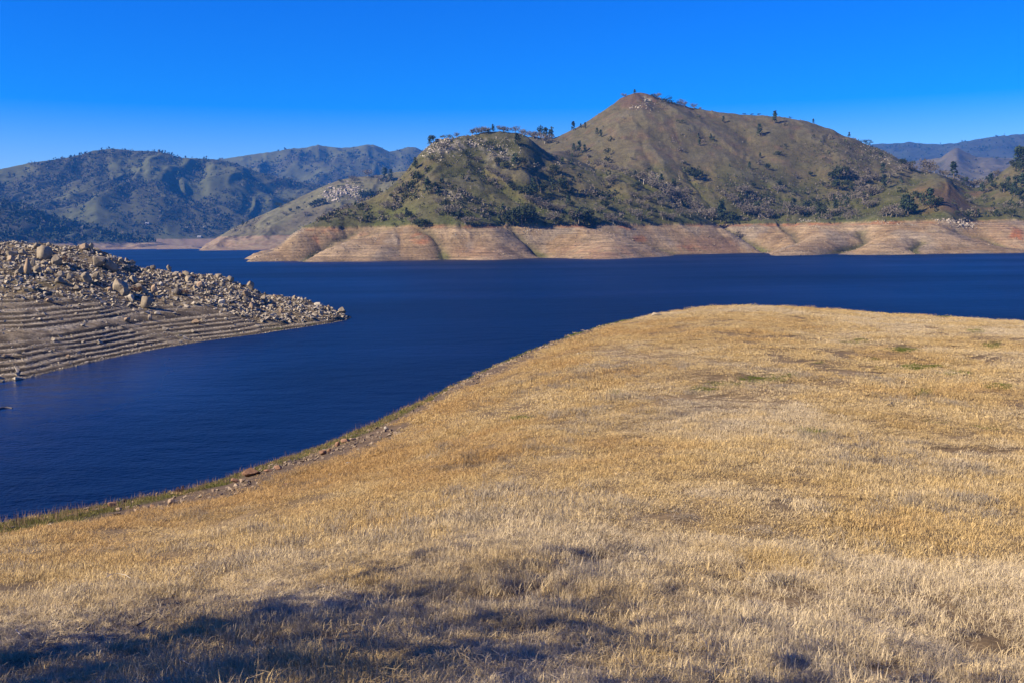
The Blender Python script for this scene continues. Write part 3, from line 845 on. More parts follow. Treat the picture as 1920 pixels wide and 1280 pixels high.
# photo pixel of the foot, height in photo pixels, width factor; grouped by the place they stand
P_, G_, E_, B_, S_, O_ = "pine_tree", "grey_pine", "evergreen_oak", "bush", "grey_bush", "bare_oak"
ZONES = [
 ("on the front ridge's skyline", PEN, [
  (E_, 813, 266, 14), (G_, 806, 272, 12), (S_, 833, 258, 8), (S_, 843, 257, 9), (O_, 856, 256, 10), (O_, 886, 254, 11), (O_, 894, 253, 13), (O_, 902, 252, 15), (O_, 910, 250, 13), (E_, 917, 250, 9),
  (G_, 925, 247, 13), (O_, 936, 246, 11), (O_, 944, 246, 12), (O_, 953, 247, 11), (O_, 966, 250, 13), (O_, 980, 254, 12), (O_, 990, 257, 13), (O_, 1000, 260, 14), (G_, 1014, 258, 21), (O_, 1007, 262, 17), (P_, 1023, 264, 22), (G_, 1034, 262, 21), (O_, 1021, 270, 18), (O_, 1028, 266, 14)]),
 ("on the front ridge's open slope", PEN, [
  (P_, 970, 273, 20), (B_, 921, 278, 13), (O_, 830, 280, 14), (B_, 815, 302, 11), (B_, 878, 295, 13), (O_, 896, 305, 12), (E_, 933, 308, 13), (G_, 968, 316, 26), (E_, 975, 312, 17), (S_, 955, 318, 18),
  (E_, 1040, 327, 18, 1.2), (B_, 1072, 319, 9), (E_, 1048, 361, 30), (E_, 1062, 361, 15), (S_, 877, 310, 9), (S_, 832, 310, 8), (O_, 1022, 322, 8), (G_, 802, 365, 29), (E_, 812, 358, 15), (B_, 820, 352, 10),
  (E_, 783, 341, 20), (G_, 779, 318, 20), (B_, 772, 350, 12), (S_, 765, 372, 12), (O_, 752, 362, 14), (B_, 735, 372, 10), (O_, 822, 385, 14), (S_, 842, 330, 9), (S_, 990, 322, 7)]),
 ("in the front ridge's ravine", PEN, [
  (G_, 1001, 368, 30), (E_, 1014, 362, 21), (E_, 985, 371, 23), (E_, 972, 364, 16), (E_, 961, 357, 14), (O_, 950, 347, 15), (O_, 942, 338, 14), (O_, 931, 332, 13), (O_, 921, 326, 12), (O_, 912, 320, 10),
  (O_, 1003, 384, 16), (O_, 1016, 392, 17), (O_, 1028, 397, 18), (O_, 1040, 396, 16), (O_, 1053, 399, 18), (P_, 1065, 386, 18), (E_, 1074, 389, 11), (O_, 992, 380, 14), (O_, 925, 345, 12), (O_, 938, 356, 11),
  (E_, 963, 424, 36), (E_, 979, 422, 36), (E_, 992, 404, 18), (E_, 970, 415, 26), (E_, 986, 414, 22), (O_, 1040, 420, 22), (E_, 1047, 422, 18), (O_, 1034, 412, 16)]),
 ("at the front ridge's foot", PEN, [
  (E_, 1085, 421, 28), (E_, 1095, 422, 32), (O_, 1078, 416, 24), (E_, 1108, 426, 24), (O_, 1102, 415, 22), (E_, 1118, 424, 12), (E_, 1133, 392, 18, 1.2), (O_, 1125, 400, 14), (E_, 834, 392, 17), (O_, 846, 405, 22), (E_, 840, 404, 17),
  (E_, 855, 410, 13), (O_, 872, 421, 16), (O_, 886, 420, 14), (O_, 895, 417, 10), (E_, 796, 429, 18, 1.3), (E_, 784, 426, 16, 1.3), (O_, 772, 420, 14), (O_, 822, 404, 14), (O_, 735, 395, 18), (O_, 722, 392, 16), (O_, 714, 405, 11),
  (E_, 770, 412, 16), (P_, 762, 405, 14), (O_, 750, 412, 14), (B_, 742, 425, 7), (S_, 635, 409, 8), (B_, 660, 409, 7), (P_, 610, 416, 9), (O_, 1140, 415, 15), (O_, 1150, 419, 18), (O_, 1162, 423, 12), (O_, 1170, 422, 9), (O_, 1130, 378, 10)]),
 ("on the peaked mountain's bare slope", PEN, [
  (P_, 1075, 246, 16), (P_, 1089, 241, 8), (P_, 1097, 242, 11), (P_, 1119, 252, 11), (P_, 1127, 258, 13), (P_, 1076, 285, 14), (P_, 1086, 288, 21), (P_, 1096, 288, 15), (O_, 1066, 290, 10), (O_, 1081, 294, 11), (O_, 1102, 297, 9),
  (B_, 1144, 291, 13, .8), (B_, 1141, 307, 13, .8), (O_, 1118, 306, 10), (P_, 1452, 232, 21), (P_, 1424, 255, 20), (P_, 1356, 230, 11), (B_, 1279, 232, 9, .8), (P_, 1311, 274, 11), (P_, 1425, 297, 9), (B_, 1454, 293, 9), (B_, 1462, 291, 7),
  (P_, 1405, 318, 13), (P_, 1368, 314, 6), (O_, 1280, 308, 9), (B_, 1283, 308, 6), (E_, 1436, 318, 12), (E_, 1464, 350, 12), (O_, 1493, 335, 9), (S_, 1310, 222, 7), (B_, 1470, 275, 5), (B_, 1396, 268, 3)]),
 ("on the peaked mountain's skyline", PEN, [
  (O_, 1170, 182, 8), (P_, 1190, 177, 8), (B_, 1228, 184, 8), (O_, 1234, 184, 10), (B_, 1249, 193, 11, 1.2), (B_, 1258, 195, 9), (B_, 1267, 198, 6), (O_, 1275, 198, 11), (O_, 1283, 201, 11), (O_, 1301, 205, 11), (O_, 1313, 206, 5),
  (B_, 1396, 216, 4), (B_, 1410, 217, 4), (B_, 1422, 217, 4), (B_, 1482, 223, 4), (P_, 1525, 229, 8), (P_, 1592, 255, 9), (B_, 1620, 265, 8, 1.4), (B_, 1627, 269, 8)]),
 ("in the gully under the peak", PEN, [
  (O_, 1118, 312, 11), (O_, 1132, 314, 12), (O_, 1146, 319, 13), (O_, 1160, 323, 14), (O_, 1172, 327, 15), (P_, 1190, 334, 13), (O_, 1184, 332, 15), (O_, 1207, 346, 26), (O_, 1199, 340, 17), (P_, 1240, 348, 19), (P_, 1262, 348, 11),
  (O_, 1222, 352, 18), (O_, 1236, 356, 18), (O_, 1248, 362, 20), (O_, 1258, 368, 18), (O_, 1268, 374, 22), (O_, 1278, 380, 20), (O_, 1288, 386, 20), (O_, 1298, 391, 18), (O_, 1142, 346, 16), (O_, 1150, 342, 14), (E_, 1185, 356, 11), (E_, 1197, 352, 12),
  (E_, 1300, 340, 27), (E_, 1310, 332, 13), (S_, 1294, 330, 18), (O_, 1290, 365, 12), (O_, 1184, 300, 6)]),
 ("on the peaked mountain's lower slope", PEN, [
  (P_, 1352, 417, 36), (E_, 1362, 420, 22), (O_, 1336, 414, 24), (O_, 1322, 410, 22), (O_, 1311, 400, 18), (O_, 1344, 405, 20), (E_, 1371, 412, 14), (O_, 1375, 384, 18), (O_, 1369, 375, 14), (E_, 1411, 352, 10), (O_, 1391, 365, 18), (O_, 1398, 362, 16),
  (O_, 1395, 402, 24), (O_, 1402, 405, 20), (O_, 1413, 406, 20), (O_, 1422, 405, 18), (O_, 1440, 408, 18), (O_, 1447, 409, 15), (O_, 1434, 395, 14), (O_, 1458, 362, 16), (O_, 1465, 405, 14), (P_, 1488, 401, 26), (O_, 1478, 398, 20), (O_, 1497, 402, 20),
  (E_, 1515, 394, 20), (O_, 1508, 405, 18), (E_, 1541, 408, 22), (O_, 1530, 405, 18), (E_, 1535, 395, 18), (P_, 1566, 397, 20), (O_, 1560, 405, 14), (O_, 1573, 403, 14), (O_, 1580, 398, 12), (O_, 1596, 410, 18), (O_, 1588, 412, 12), (E_, 1548, 352, 10), (E_, 1518, 331, 9),
  (O_, 1180, 385, 14), (O_, 1190, 372, 14), (O_, 1200, 388, 17), (O_, 1212, 396, 14), (O_, 1195, 412, 20), (O_, 1202, 415, 14), (O_, 1243, 412, 16), (O_, 1253, 414, 15), (O_, 1262, 412, 13), (O_, 1275, 405, 16), (O_, 1295, 407, 15), (O_, 1215, 378, 16), (O_, 1233, 375, 16), (O_, 1240, 388, 13), (O_, 1180, 400, 10), (O_, 1220, 406, 10)]),
 ("in the grove left of the knoll", PEN, [
  (E_, 1562, 338, 20), (E_, 1575, 336, 25), (O_, 1588, 338, 24), (O_, 1600, 337, 20), (E_, 1572, 358, 22), (E_, 1590, 354, 16), (E_, 1598, 358, 12), (O_, 1604, 360, 12), (P_, 1657, 354, 24), (O_, 1648, 342, 18), (P_, 1655, 326, 18), (O_, 1636, 338, 18), (O_, 1622, 345, 18), (O_, 1612, 350, 16),
  (O_, 1627, 370, 26), (O_, 1635, 368, 16), (O_, 1627, 391, 17), (O_, 1636, 389, 14), (O_, 1608, 372, 14), (O_, 1618, 378, 14), (O_, 1550, 355, 10), (O_, 1560, 372, 12), (O_, 1644, 380, 10), (E_, 1693, 312, 14), (E_, 1711, 312, 13), (O_, 1702, 318, 16), (O_, 1690, 322, 14), (O_, 1680, 326, 15), (O_, 1715, 322, 12), (O_, 1668, 334, 14), (O_, 1675, 318, 12)]),
 ("on the green knoll at the right", PEN, [
  (O_, 1738, 325, 28), (O_, 1752, 323, 14), (O_, 1733, 328, 14), (P_, 1788, 332, 28), (O_, 1768, 330, 12), (O_, 1775, 331, 13), (O_, 1797, 336, 12), (E_, 1808, 340, 13), (P_, 1743, 392, 34), (E_, 1752, 390, 22), (G_, 1730, 385, 22), (E_, 1717, 374, 16), (G_, 1703, 404, 38), (G_, 1694, 402, 32), (E_, 1710, 402, 24),
  (O_, 1672, 407, 24), (O_, 1662, 406, 20), (O_, 1680, 408, 20), (O_, 1655, 407, 14), (E_, 1806, 350, 9), (S_, 1812, 355, 7), (G_, 1843, 364, 20), (O_, 1852, 362, 10), (B_, 1847, 372, 7), (B_, 1848, 380, 7), (B_, 1859, 377, 8), (S_, 1813, 372, 9), (O_, 1817, 380, 8), (E_, 1906, 390, 10), (E_, 1899, 407, 14), (P_, 1848, 408, 10), (P_, 1868, 407, 12), (P_, 1834, 403, 10), (P_, 1815, 408, 10), (B_, 1800, 403, 8), (B_, 1860, 390, 6)]),
 ("on the wooded right-edge hill", PEN, [
  (P_, 1908, 306, 28, 1.2), (P_, 1917, 312, 32, 1.1), (E_, 1905, 318, 16), (E_, 1915, 325, 20), (E_, 1899, 312, 12), (O_, 1868, 323, 14), (O_, 1860, 326, 12), (P_, 1858, 346, 18), (E_, 1850, 345, 16), (O_, 1842, 342, 16), (E_, 1866, 356, 14), (E_, 1882, 362, 20), (E_, 1893, 365, 20), (P_, 1902, 368, 24), (E_, 1910, 372, 20), (P_, 1916, 352, 24), (E_, 1906, 345, 18), (E_, 1918, 380, 14), (P_, 1890, 352, 18), (O_, 1830, 344, 14), (O_, 1820, 346, 15), (O_, 1825, 352, 13)]),
 ("on the hill with white rocks", RDG, [
  (B_, 526, 382, 9, 1.5), (B_, 539, 374, 6, 1.3), (B_, 550, 374, 6, 1.3), (E_, 594, 388, 16), (E_, 604, 386, 14), (E_, 585, 390, 12), (E_, 690, 375, 20, 1.2), (E_, 702, 372, 14), (E_, 680, 376, 15), (O_, 668, 380, 12), (P_, 722, 342, 24), (P_, 733, 340, 20), (O_, 712, 340, 14), (P_, 455, 424, 10), (O_, 503, 424, 8), (B_, 640, 342, 6, 1.3),
  (O_, 662, 340, 12), (O_, 690, 332, 14), (O_, 640, 395, 10), (O_, 655, 390, 10), (E_, 560, 395, 8), (E_, 545, 398, 8), (O_, 620, 398, 10), (O_, 575, 405, 9), (B_, 640, 352, 6, 1.3), (B_, 672, 346, 6, 1.4), (O_, 534, 405, 8)]),
]
for zone, terr, lst in ZONES:
    rows = []
    for e in lst:
        kind, x, y, h = e[:4]
        wf = e[4] if len(e) > 4 else 1.0
        b = terr.hit(x, y, 16)
        if b is None:
            continue
        d = float((b - EYE) @ _F)
        hm = h * d / FPX * 1.12
        rows.append((kind, x, b, hm, wf, h))
    per = {}
    for r in rows:
        per.setdefault(r[0], []).append(r)
    for kind, rs in per.items():
        rs.sort(key=lambda r: r[1])
        hmax = max(r[5] for r in rs)
        for i, (k, x, b, hm, wf, h) in enumerate(rs):
            if len(rs) == 1:
                lab = f"the only {LOOK[k]} {zone}"
            elif h == hmax and sum(r[5] == hmax for r in rs) == 1:
                lab = f"tallest {LOOK[k]} {zone}"
            else:
                pos = ORD[i] + " from the left" if i <= len(rs) * 0.55 else ORD[len(rs) - 1 - i] + " from the right"
                pos = pos.replace("first from the left", "leftmost").replace("first from the right", "rightmost")
                lab = f"{LOOK[k]} {zone}, {pos}"
            w0 = 1.25 if k in (B_, S_, P_, O_) else 1.05
            b = b.copy()
            b[2] -= 0.02 * hm
            plant(k, b, hm, wf * w0, True, lab, f"{LOOK[k]}s {zone}")
            TREES.append((b[0], b[1], hm))

# ------------------------------------------------------------------ low scrub and far woods: nobody could count them
def scatter_cloud(name, P, n, weight, hgt, seed, mats, tris=10, wide=0.8, sink=0.05, kindmix=None):
    """thousands of small crowns on one piece of land, in one mesh"""
    rng = np.random.default_rng(seed)
    w = np.clip(weight, 0, None) * np.gradient(P.R)[None, :] * P.R[None, :]
    w = w.ravel() / w.sum()
    idx = rng.choice(w.size, size=n, p=w)
    i, j = idx // len(P.R), idx % len(P.R)
    da, dr = (P.A[1] - P.A[0]), np.gradient(P.R)
    a = P.A[i] + rng.uniform(-.5, .5, n) * da
    r = P.R[j] + rng.uniform(-.5, .5, n) * dr[j]
    x, y = np.sin(a) * r, np.cos(a) * r
    z = P.z(x, y)
    h = hgt[0] + (hgt[1] - hgt[0]) * rng.random(n) ** 2.0
    wf = wide * rng.uniform(0.75, 1.3, n)
    m = rng.choice(len(mats), n, p=kindmix)
    cone = m == 0
    t = rng.random((n, tris))
    ang = rng.uniform(0, 6.283, (n, tris))
    rad = np.where(cone[:, None], 0.42 * (1.05 - t), 0.5 * np.sqrt(np.clip(1 - (2 * t - 1) ** 2, 0.08, 1))) * np.sqrt(rng.uniform(0.25, 1, (n, tris)))
    C = np.stack([x[:, None] + np.cos(ang) * rad * (h * wf)[:, None], y[:, None] + np.sin(ang) * rad * (h * wf)[:, None], z[:, None] + (t * 0.95 - sink) * h[:, None]], -1)
    size = np.repeat(h * np.minimum(wf, 1.0) * 0.30 * (10.0 / tris) ** 0.4, tris)
    C = C.reshape(-1, 3)
    V, F = tri_cloud(rng, C, 1.0)
    V = (V.reshape(-1, 3, 3) - C[:, None]) * size[:, None, None] + C[:, None]
    return link(name, mesh_from(name, V.reshape(-1, 3), F, False, None, [MT[q] for q in mats], np.repeat(m, tris)), kind='stuff')

MT['fpine'] = simple_mat("far_pines", (0.030, 0.045, 0.026), 0.3, 0.02)
MT['foak'] = simple_mat("far_evergreen_oaks", (0.036, 0.045, 0.024), 0.3, 0.02)
MT['fbare'] = simple_mat("far_bare_oaks", (0.074, 0.068, 0.056), 0.3, 0.02)
def facing(P):
    return 1.0
X, Y, Z = PEN.X, PEN.Y, PEN.Z
dry = Z > RING + 2.5
dens = dry * (0.12 + 1.2 * np.clip(hollow, 0, 1) + 3.2 * scrub * (n4s := sstep(0.42, 0.6, fbm(X / 11, Y / 11, 3, 21))) + 1.3 * (1 - sstep(RING + 8, RING + 55, Z)) * sstep(0.45, 0.6, fbm(X / 30, Y / 30, 3, 9)) * (Y < 1500))
dens = dens * (1 - 0.85 * sstep(95, 140, Z) * (Y > 1380) * (scrub < 0.2))
bare_knoll = 1 - np.clip(blob(1785, 372, 125, 38) * 1.3, 0, 0.97)
dens = dens * (0.35 + 0.65 * bare_knoll)
woods = bare_knoll * dry * (1.6 * hollow + 0.16) * sstep(0.42, 0.60, fbm(X / 38, Y / 38, 3, 14)) * (1 - 0.97 * sstep(62, 105, Z)) * (Y < 1650)
scatter_cloud("scrub", PEN, 15000, dens, (0.7, 3.0), 1, ['live', 'grey', 'bare'], 8, 1.2, 0.1, [0.34, 0.33, 0.33])
scatter_cloud("oak_thicket", PEN, 2300, woods, (3.5, 9.0), 2, ['pine', 'live', 'bare'], 34, 0.95, 0.05, [0.10, 0.34, 0.56])
def far_woods(name, P, n, hgt, seed, km, base, k0=0.35, extra=None, tris=7, hol=1.0):
    w = (P.Z > base) * (0.12 + hol * 2.6 * P.hollow + 1.1 * sstep(k0, k0 + 0.2, P.k) ) * (1 - 0.75 * P.crest)
    if extra is not None:
        w = w * extra
    scatter_cloud(name, P, n, w, hgt, seed, ['fpine', 'foak', 'fbare'], tris, 0.95, 0.05, km)
far_woods("far_forest", FAR, 25000, (6, 18), 3, [0.2, 0.36, 0.44], 40, 0.42)
far_woods("dark_forest", NEAR, 4200, (8, 24), 4, [0.55, 0.35, 0.10], 20, 0.2)
far_woods("low_hill_scrub", RDG, 900, (1.5, 7), 5, [0.1, 0.4, 0.5], 40, 0.5)
far_woods("distant_forest", DST, 11000, (8, 24), 6, [0.3, 0.4, 0.3], 60, 0.38, None, 5)
far_woods("foothill_forest", MDR, 3200, (5, 20), 7, [0.3, 0.3, 0.4], 30, 0.38, None, 6)
far_woods("range_forest", RNG, 5000, (10, 28), 8, [0.6, 0.3, 0.1], 60, 0.2, None, 4)
# pines along the far shore and the line of trees on the far skyline
sh = (FAR.Z > 34) * (FAR.Z < 110) * sstep(0.40, 0.55, fbm(FAR.X / 240, FAR.Y / 120, 3, 4))
scatter_cloud("shore_pines", FAR, 1300, sh, (10, 26), 9, ['fpine', 'foak', 'fbare'], 9, 0.9, 0.05, [0.6, 0.25, 0.15])
# ================================================================== stones
def rock_mat(name, a, b, scale, bump=0.5, dist=0.05):
    t = NT(name)
    p = t.node('ShaderNodeTexCoord').outputs['Object']
    r = t.node('ShaderNodeObjectInfo').outputs['Random']
    n = t.noise(p, scale, 5, 0.7)
    n2 = t.noise(p, scale * 5, 3, 0.7)
    c = t.mix(t.ramp(n, 0.35, 0.65), a, b)
    f = t.math('ADD', t.ramp(n2, 0.3, 0.7, 0.82, 1.18), t.ramp(r, 0, 1, -0.16, 0.16))
    t.col(t.mul(c, t.math('MULTIPLY', f, 0.82)))
    t.bump(n2, bump, dist)
    return t.m
MR = {'granite': rock_mat("granite", (0.235, 0.190, 0.135), (0.355, 0.300, 0.225), 1.5, 0.5, 0.08),
      'pink': rock_mat("pinkish_granite", (0.29, 0.205, 0.135), (0.37, 0.28, 0.20), 1.5, 0.5, 0.08),
      'dark': rock_mat("dark_rock", (0.115, 0.100, 0.085), (0.20, 0.17, 0.14), 1.5, 0.5, 0.08),
      'white': rock_mat("pale_rock", (0.40, 0.355, 0.285), (0.52, 0.47, 0.39), 1.5, 0.5, 0.08),
      'rust': rock_mat("rust_brown_rock", (0.23, 0.125, 0.075), (0.34, 0.205, 0.13), 1.5, 0.5, 0.08)}

def ico(sub):
    import bmesh
    bm = bmesh.new()
    bmesh.ops.create_icosphere(bm, subdivisions=sub, radius=1.0)
    v = np.array([x.co[:] for x in bm.verts])
    f = np.array([[l.index for l in x.verts] for x in bm.faces])
    bm.free()
    return v, f
ICO = {k: ico(k) for k in (1, 2, 3, 4)}

def boulder_shape(seed, sub=3, cuts=7, round_=0.75):
    """weathered block: a sphere planed off on several sides, then roughened; unit size, sits on z=0"""
    g = np.random.default_rng(seed)
    v, f = ICO[sub]
    v = v.copy()
    for _ in range(cuts):
        n = g.normal(size=3)
        n /= np.linalg.norm(n)
        d = g.uniform(round_ - 0.22, round_ + 0.08)
        h = v @ n - d
        v -= np.where(h > 0, h * 0.92, 0)[:, None] * n
    q = v * 1.7 + seed * 3.1
    v *= (1 + 0.16 * (fbm(q[:, 0] + q[:, 2], q[:, 1] - q[:, 2] * 0.7, 3, seed % 9) - 0.5))[:, None]
    v -= (v.max(0) + v.min(0)) / 2
    v /= (v.max(0) - v.min(0))
    v[:, 2] += 0.5
    return v, f

def hull_shape(seed, n=13):
    import bmesh
    g = np.random.default_rng(seed)
    p = g.normal(size=(n, 3))
    p /= np.linalg.norm(p, axis=1)[:, None]
    p *= g.uniform(0.75, 1.0, (n, 1))
    bm = bmesh.new()
    for q in p:
        bm.verts.new(q)
    bmesh.ops.convex_hull(bm, input=bm.verts)
    loose = [x for x in bm.verts if not x.link_faces]
    bmesh.ops.delete(bm, geom=loose, context='VERTS')
    bmesh.ops.triangulate(bm, faces=bm.faces[:])
    bm.verts.index_update()
    v = np.array([x.co[:] for x in bm.verts])
    f = np.array([[l.index for l in x.verts] for x in bm.faces])
    bm.free()
    v -= (v.max(0) + v.min(0)) / 2
    v /= (v.max(0) - v.min(0))
    v[:, 2] += 0.5
    return v, f

ROUND = [boulder_shape(100 + i, 3, 8, 0.74) for i in range(8)]
BLOCK = [boulder_shape(200 + i, 3, 11, 0.66) for i in range(8)]
HULL = [hull_shape(300 + i, 12 + i % 5) for i in range(12)]
_mesh_cache = {}
def rock_mesh(style, i, mat):
    k = (style, i, mat)
    if k not in _mesh_cache:
        v, f = {'r': ROUND, 'b': BLOCK, 'h': HULL}[style][i]
        _mesh_cache[k] = mesh_from("boulder", v, f, style == 'r', None, [MR[mat]])
    return _mesh_cache[k]

RR = random.Random(9)
def put_rock(name, terr, px, py, w, h, style, mat, label, group, depth=1.0, tilt=0.0, yaw=None, i=None, sink=0.18, cat="boulder", z0=None):
    b = terr.hit(px, py, 10) if z0 is None else z0
    if b is None:
        return None
    d = float((b - EYE) @ _F)
    wm, hm = w * d / FPX, h * d / FPX
    n = {'r': 8, 'b': 8, 'h': 12}[style]
    o = link(name, rock_mesh(style, RR.randrange(n) if i is None else i % n, mat), label=label, cat=cat, group=group)
    wm, hm = (wm * 0.92, hm * 0.92) if terr is PT and w > 14 else (wm, hm)
    o.scale = (wm * 1.06, wm * depth * RR.uniform(.85, 1.1), hm * (1 + sink) * 1.1)
    o.rotation_euler = (RR.uniform(-.08, .08), tilt, RR.uniform(-.5, .5) if yaw is None else yaw)
    o.location = (b[0], b[1], b[2] - sink * hm)
    return o

GB = "boulders on the rocky point"
HERO = [  # x, y of the foot, width, height (photo px), style, material, tilt, label
 (83, 489, 29, 28, 'r', 'granite', 0, "biggest round boulder near the top of the rocky point"),
 (73, 468, 16, 12, 'b', 'granite', 0, "pale block resting behind the biggest round boulder"),
 (92, 463, 9, 8, 'b', 'granite', 0, "small upright block above the biggest round boulder"),
 (106, 497, 19, 19, 'b', 'granite', 0, "squarish boulder with a brown bush on its right"),
 (52, 513, 15, 28, 'r', 'pink', 0, "tall upright egg-shaped pinkish boulder"),
 (61, 502, 8, 17, 'b', 'granite', 0, "thin upright slab leaning behind the egg-shaped boulder"),
 (70, 513, 17, 14, 'r', 'granite', 0, "round boulder right beside the egg-shaped boulder"),
 (22, 493, 11, 13, 'b', 'pink', 0, "small pinkish block under a wider flat boulder"),
 (22, 483, 20, 13, 'b', 'granite', 0.1, "wide flat-topped boulder leftmost on the upper point"),
 (36, 490, 6, 11, 'r', 'granite', 0, "narrow upright stone between two dark gaps"),
 (41, 478, 12, 10, 'b', 'granite', 0.2, "grey block above the narrow upright stone"),
 (30, 516, 13, 17, 'b', 'granite', 0.6, "tilted slab left of the egg-shaped boulder"),
 (94, 510, 16, 9, 'b', 'granite', 0.1, "low pale boulder below the squarish boulder"),
 (81, 498, 16, 9, 'b', 'granite', 0.4, "flat slab lying under the biggest round boulder"),
 (112, 520, 13, 11, 'b', 'granite', 0.2, "grey block on top of a rounded boulder"),
 (113, 531, 17, 12, 'r', 'granite', 0, "rounded boulder with a block on its top"),
 (126, 527, 9, 16, 'b', 'granite', 0.5, "narrow leaning slab casting a black shadow"),
 (157, 529, 24, 18, 'b', 'granite', 0.7, "long tilted slab in the middle of the point's slope"),
 (175, 524, 12, 16, 'b', 'granite', 0.6, "smaller tilted slab right of the long tilted slab"),
 (145, 545, 15, 10, 'b', 'granite', 0.1, "pale boulder below the long tilted slab"),
 (152, 553, 11, 8, 'h', 'granite', 0, "small stone at the foot of a pale boulder"),
 (92, 567, 12, 8, 'b', 'pink', 0, "lone pinkish boulder on the grassy lower slope"),
 (157, 470, 19, 14, 'b', 'pink', 0.1, "cracked pinkish block on the point's skyline"),
 (169, 470, 8, 14, 'b', 'granite', 0.3, "upright slab right of the cracked skyline block"),
 (184, 499, 22, 19, 'b', 'granite', 0.3, "wide boulder left of the dark-sided wedge boulder"),
 (206, 509, 25, 21, 'b', 'granite', 0.2, "wedge boulder with a bright left face and black right side"),
 (226, 493, 8, 9, 'r', 'granite', 0, "small round stone perched on the point's skyline"),
 (247, 494, 13, 8, 'b', 'granite', 0.1, "flat block on the skyline right of the wedge boulder"),
 (228, 550, 32, 28, 'b', 'granite', 0, "big pale boulder with a flat top in mid slope"),
 (232, 555, 12, 13, 'h', 'granite', 0, "pointed stone leaning on the big flat-topped boulder"),
 (205, 547, 9, 8, 'r', 'pink', 0, "small pink stone left of the big flat-topped boulder"),
 (245, 564, 13, 12, 'h', 'white', 0, "pale pyramid-shaped stone below the big flat-topped boulder"),
 (271, 577, 22, 23, 'r', 'granite', 0.35, "leaning two-toned boulder lowest of the big ones"),
 (262, 549, 28, 15, 'b', 'granite', 0.5, "long low slab behind the big flat-topped boulder's shadow"),
 (290, 550, 11, 15, 'b', 'pink', 0, "upright tan stone right of the long low slab"),
 (295, 554, 8, 6, 'h', 'granite', 0, "small stone at the foot of the upright tan stone"),
 (333, 552, 16, 13, 'r', 'dark', 0, "dark grey rounded boulder on the middle slope"),
 (349, 519, 19, 11, 'r', 'granite', 0, "smooth oval boulder on the skyline of the point"),
 (354, 528, 13, 10, 'r', 'granite', 0, "rounded boulder just under the smooth oval boulder"),
 (328, 521, 13, 10, 'b', 'granite', 0.3, "grey block left of the smooth oval boulder"),
 (287, 502, 10, 7, 'r', 'granite', 0, "low rounded stone on the skyline near the middle"),
 (316, 508, 9, 11, 'b', 'granite', 0.2, "upright skyline block left of a dip"),
 (377, 540, 14, 12, 'b', 'pink', 0, "pinkish squarish boulder below the smooth oval boulder"),
 (365, 545, 9, 10, 'h', 'granite', 0, "grey stone left of the pinkish squarish boulder"),
 (248, 528, 17, 11, 'b', 'granite', 0.5, "tilted slab above the big flat-topped boulder"),
 (432, 527, 13, 9, 'r', 'granite', 0, "rounded boulder on the skyline left of the slope break"),
 (411, 521, 12, 7, 'r', 'granite', 0, "low oval boulder on the skyline, second before the break"),
 (468, 539, 13, 14, 'b', 'granite', 0.2, "jagged boulder on the skyline where the point drops"),
 (461, 555, 10, 10, 'b', 'pink', 0, "pinkish stone below the jagged skyline boulder"),
 (460, 566, 10, 9, 'b', 'granite', 0, "grey stone touching the pinkish stone from below"),
 (415, 571, 13, 9, 'r', 'white', 0, "pale rounded boulder alone on the rubble slope"),
 (368, 607, 19, 9, 'b', 'pink', 0.1, "flat tan boulder on the terraced lower slope"),
 (379, 602, 7, 5, 'h', 'granite', 0, "small stone at the right end of the flat tan boulder"),
 (472, 579, 11, 11, 'r', 'pink', 0, "rounded pinkish boulder toward the tip of the point"),
 (465, 587, 7, 8, 'h', 'granite', 0, "small grey stone under the rounded pinkish boulder"),
 (494, 567, 13, 13, 'b', 'granite', 0.2, "angular boulder casting a long shadow toward the tip"),
 (509, 577, 11, 6, 'r', 'granite', 0, "low flat stone in the angular boulder's shadow"),
 (527, 587, 7, 9, 'h', 'pink', 0, "small upright tan stone near the tip"),
 (598, 567, 19, 7, 'b', 'white', 0.1, "pale flat slab on the skyline near the tip"),
 (640, 587, 15, 12, 'b', 'granite', 0.3, "last big grey block before the tip"),
 (656, 596, 9, 7, 'b', 'dark', 0, "black wet stone in the water at the tip"),
 (238, 603, 11, 8, 'b', 'pink', 0.1, "tan stone at the upper edge of the terraces"),
 (281, 600, 9, 9, 'r', 'granite', 0, "round stone right of the tan terrace stone"),
 (296, 590, 12, 6, 'r', 'white', 0, "pale flat stone above the terraces"),
 (14, 669, 15, 6, 'b', 'pink', 0, "flat tan stone at the left end of the terraces"),
 (128, 669, 8, 5, 'h', 'pink', 0, "small tan stone on the lowest terraces"),
]
for n, (x, y, w, h, st, m, tl, lab) in enumerate(HERO):
    put_rock("boulder", PT, x, y, w, h, st, m, lab, GB, 0.95 if w < 1.6 * h else 0.7, tl, i=n * 3 + 1)

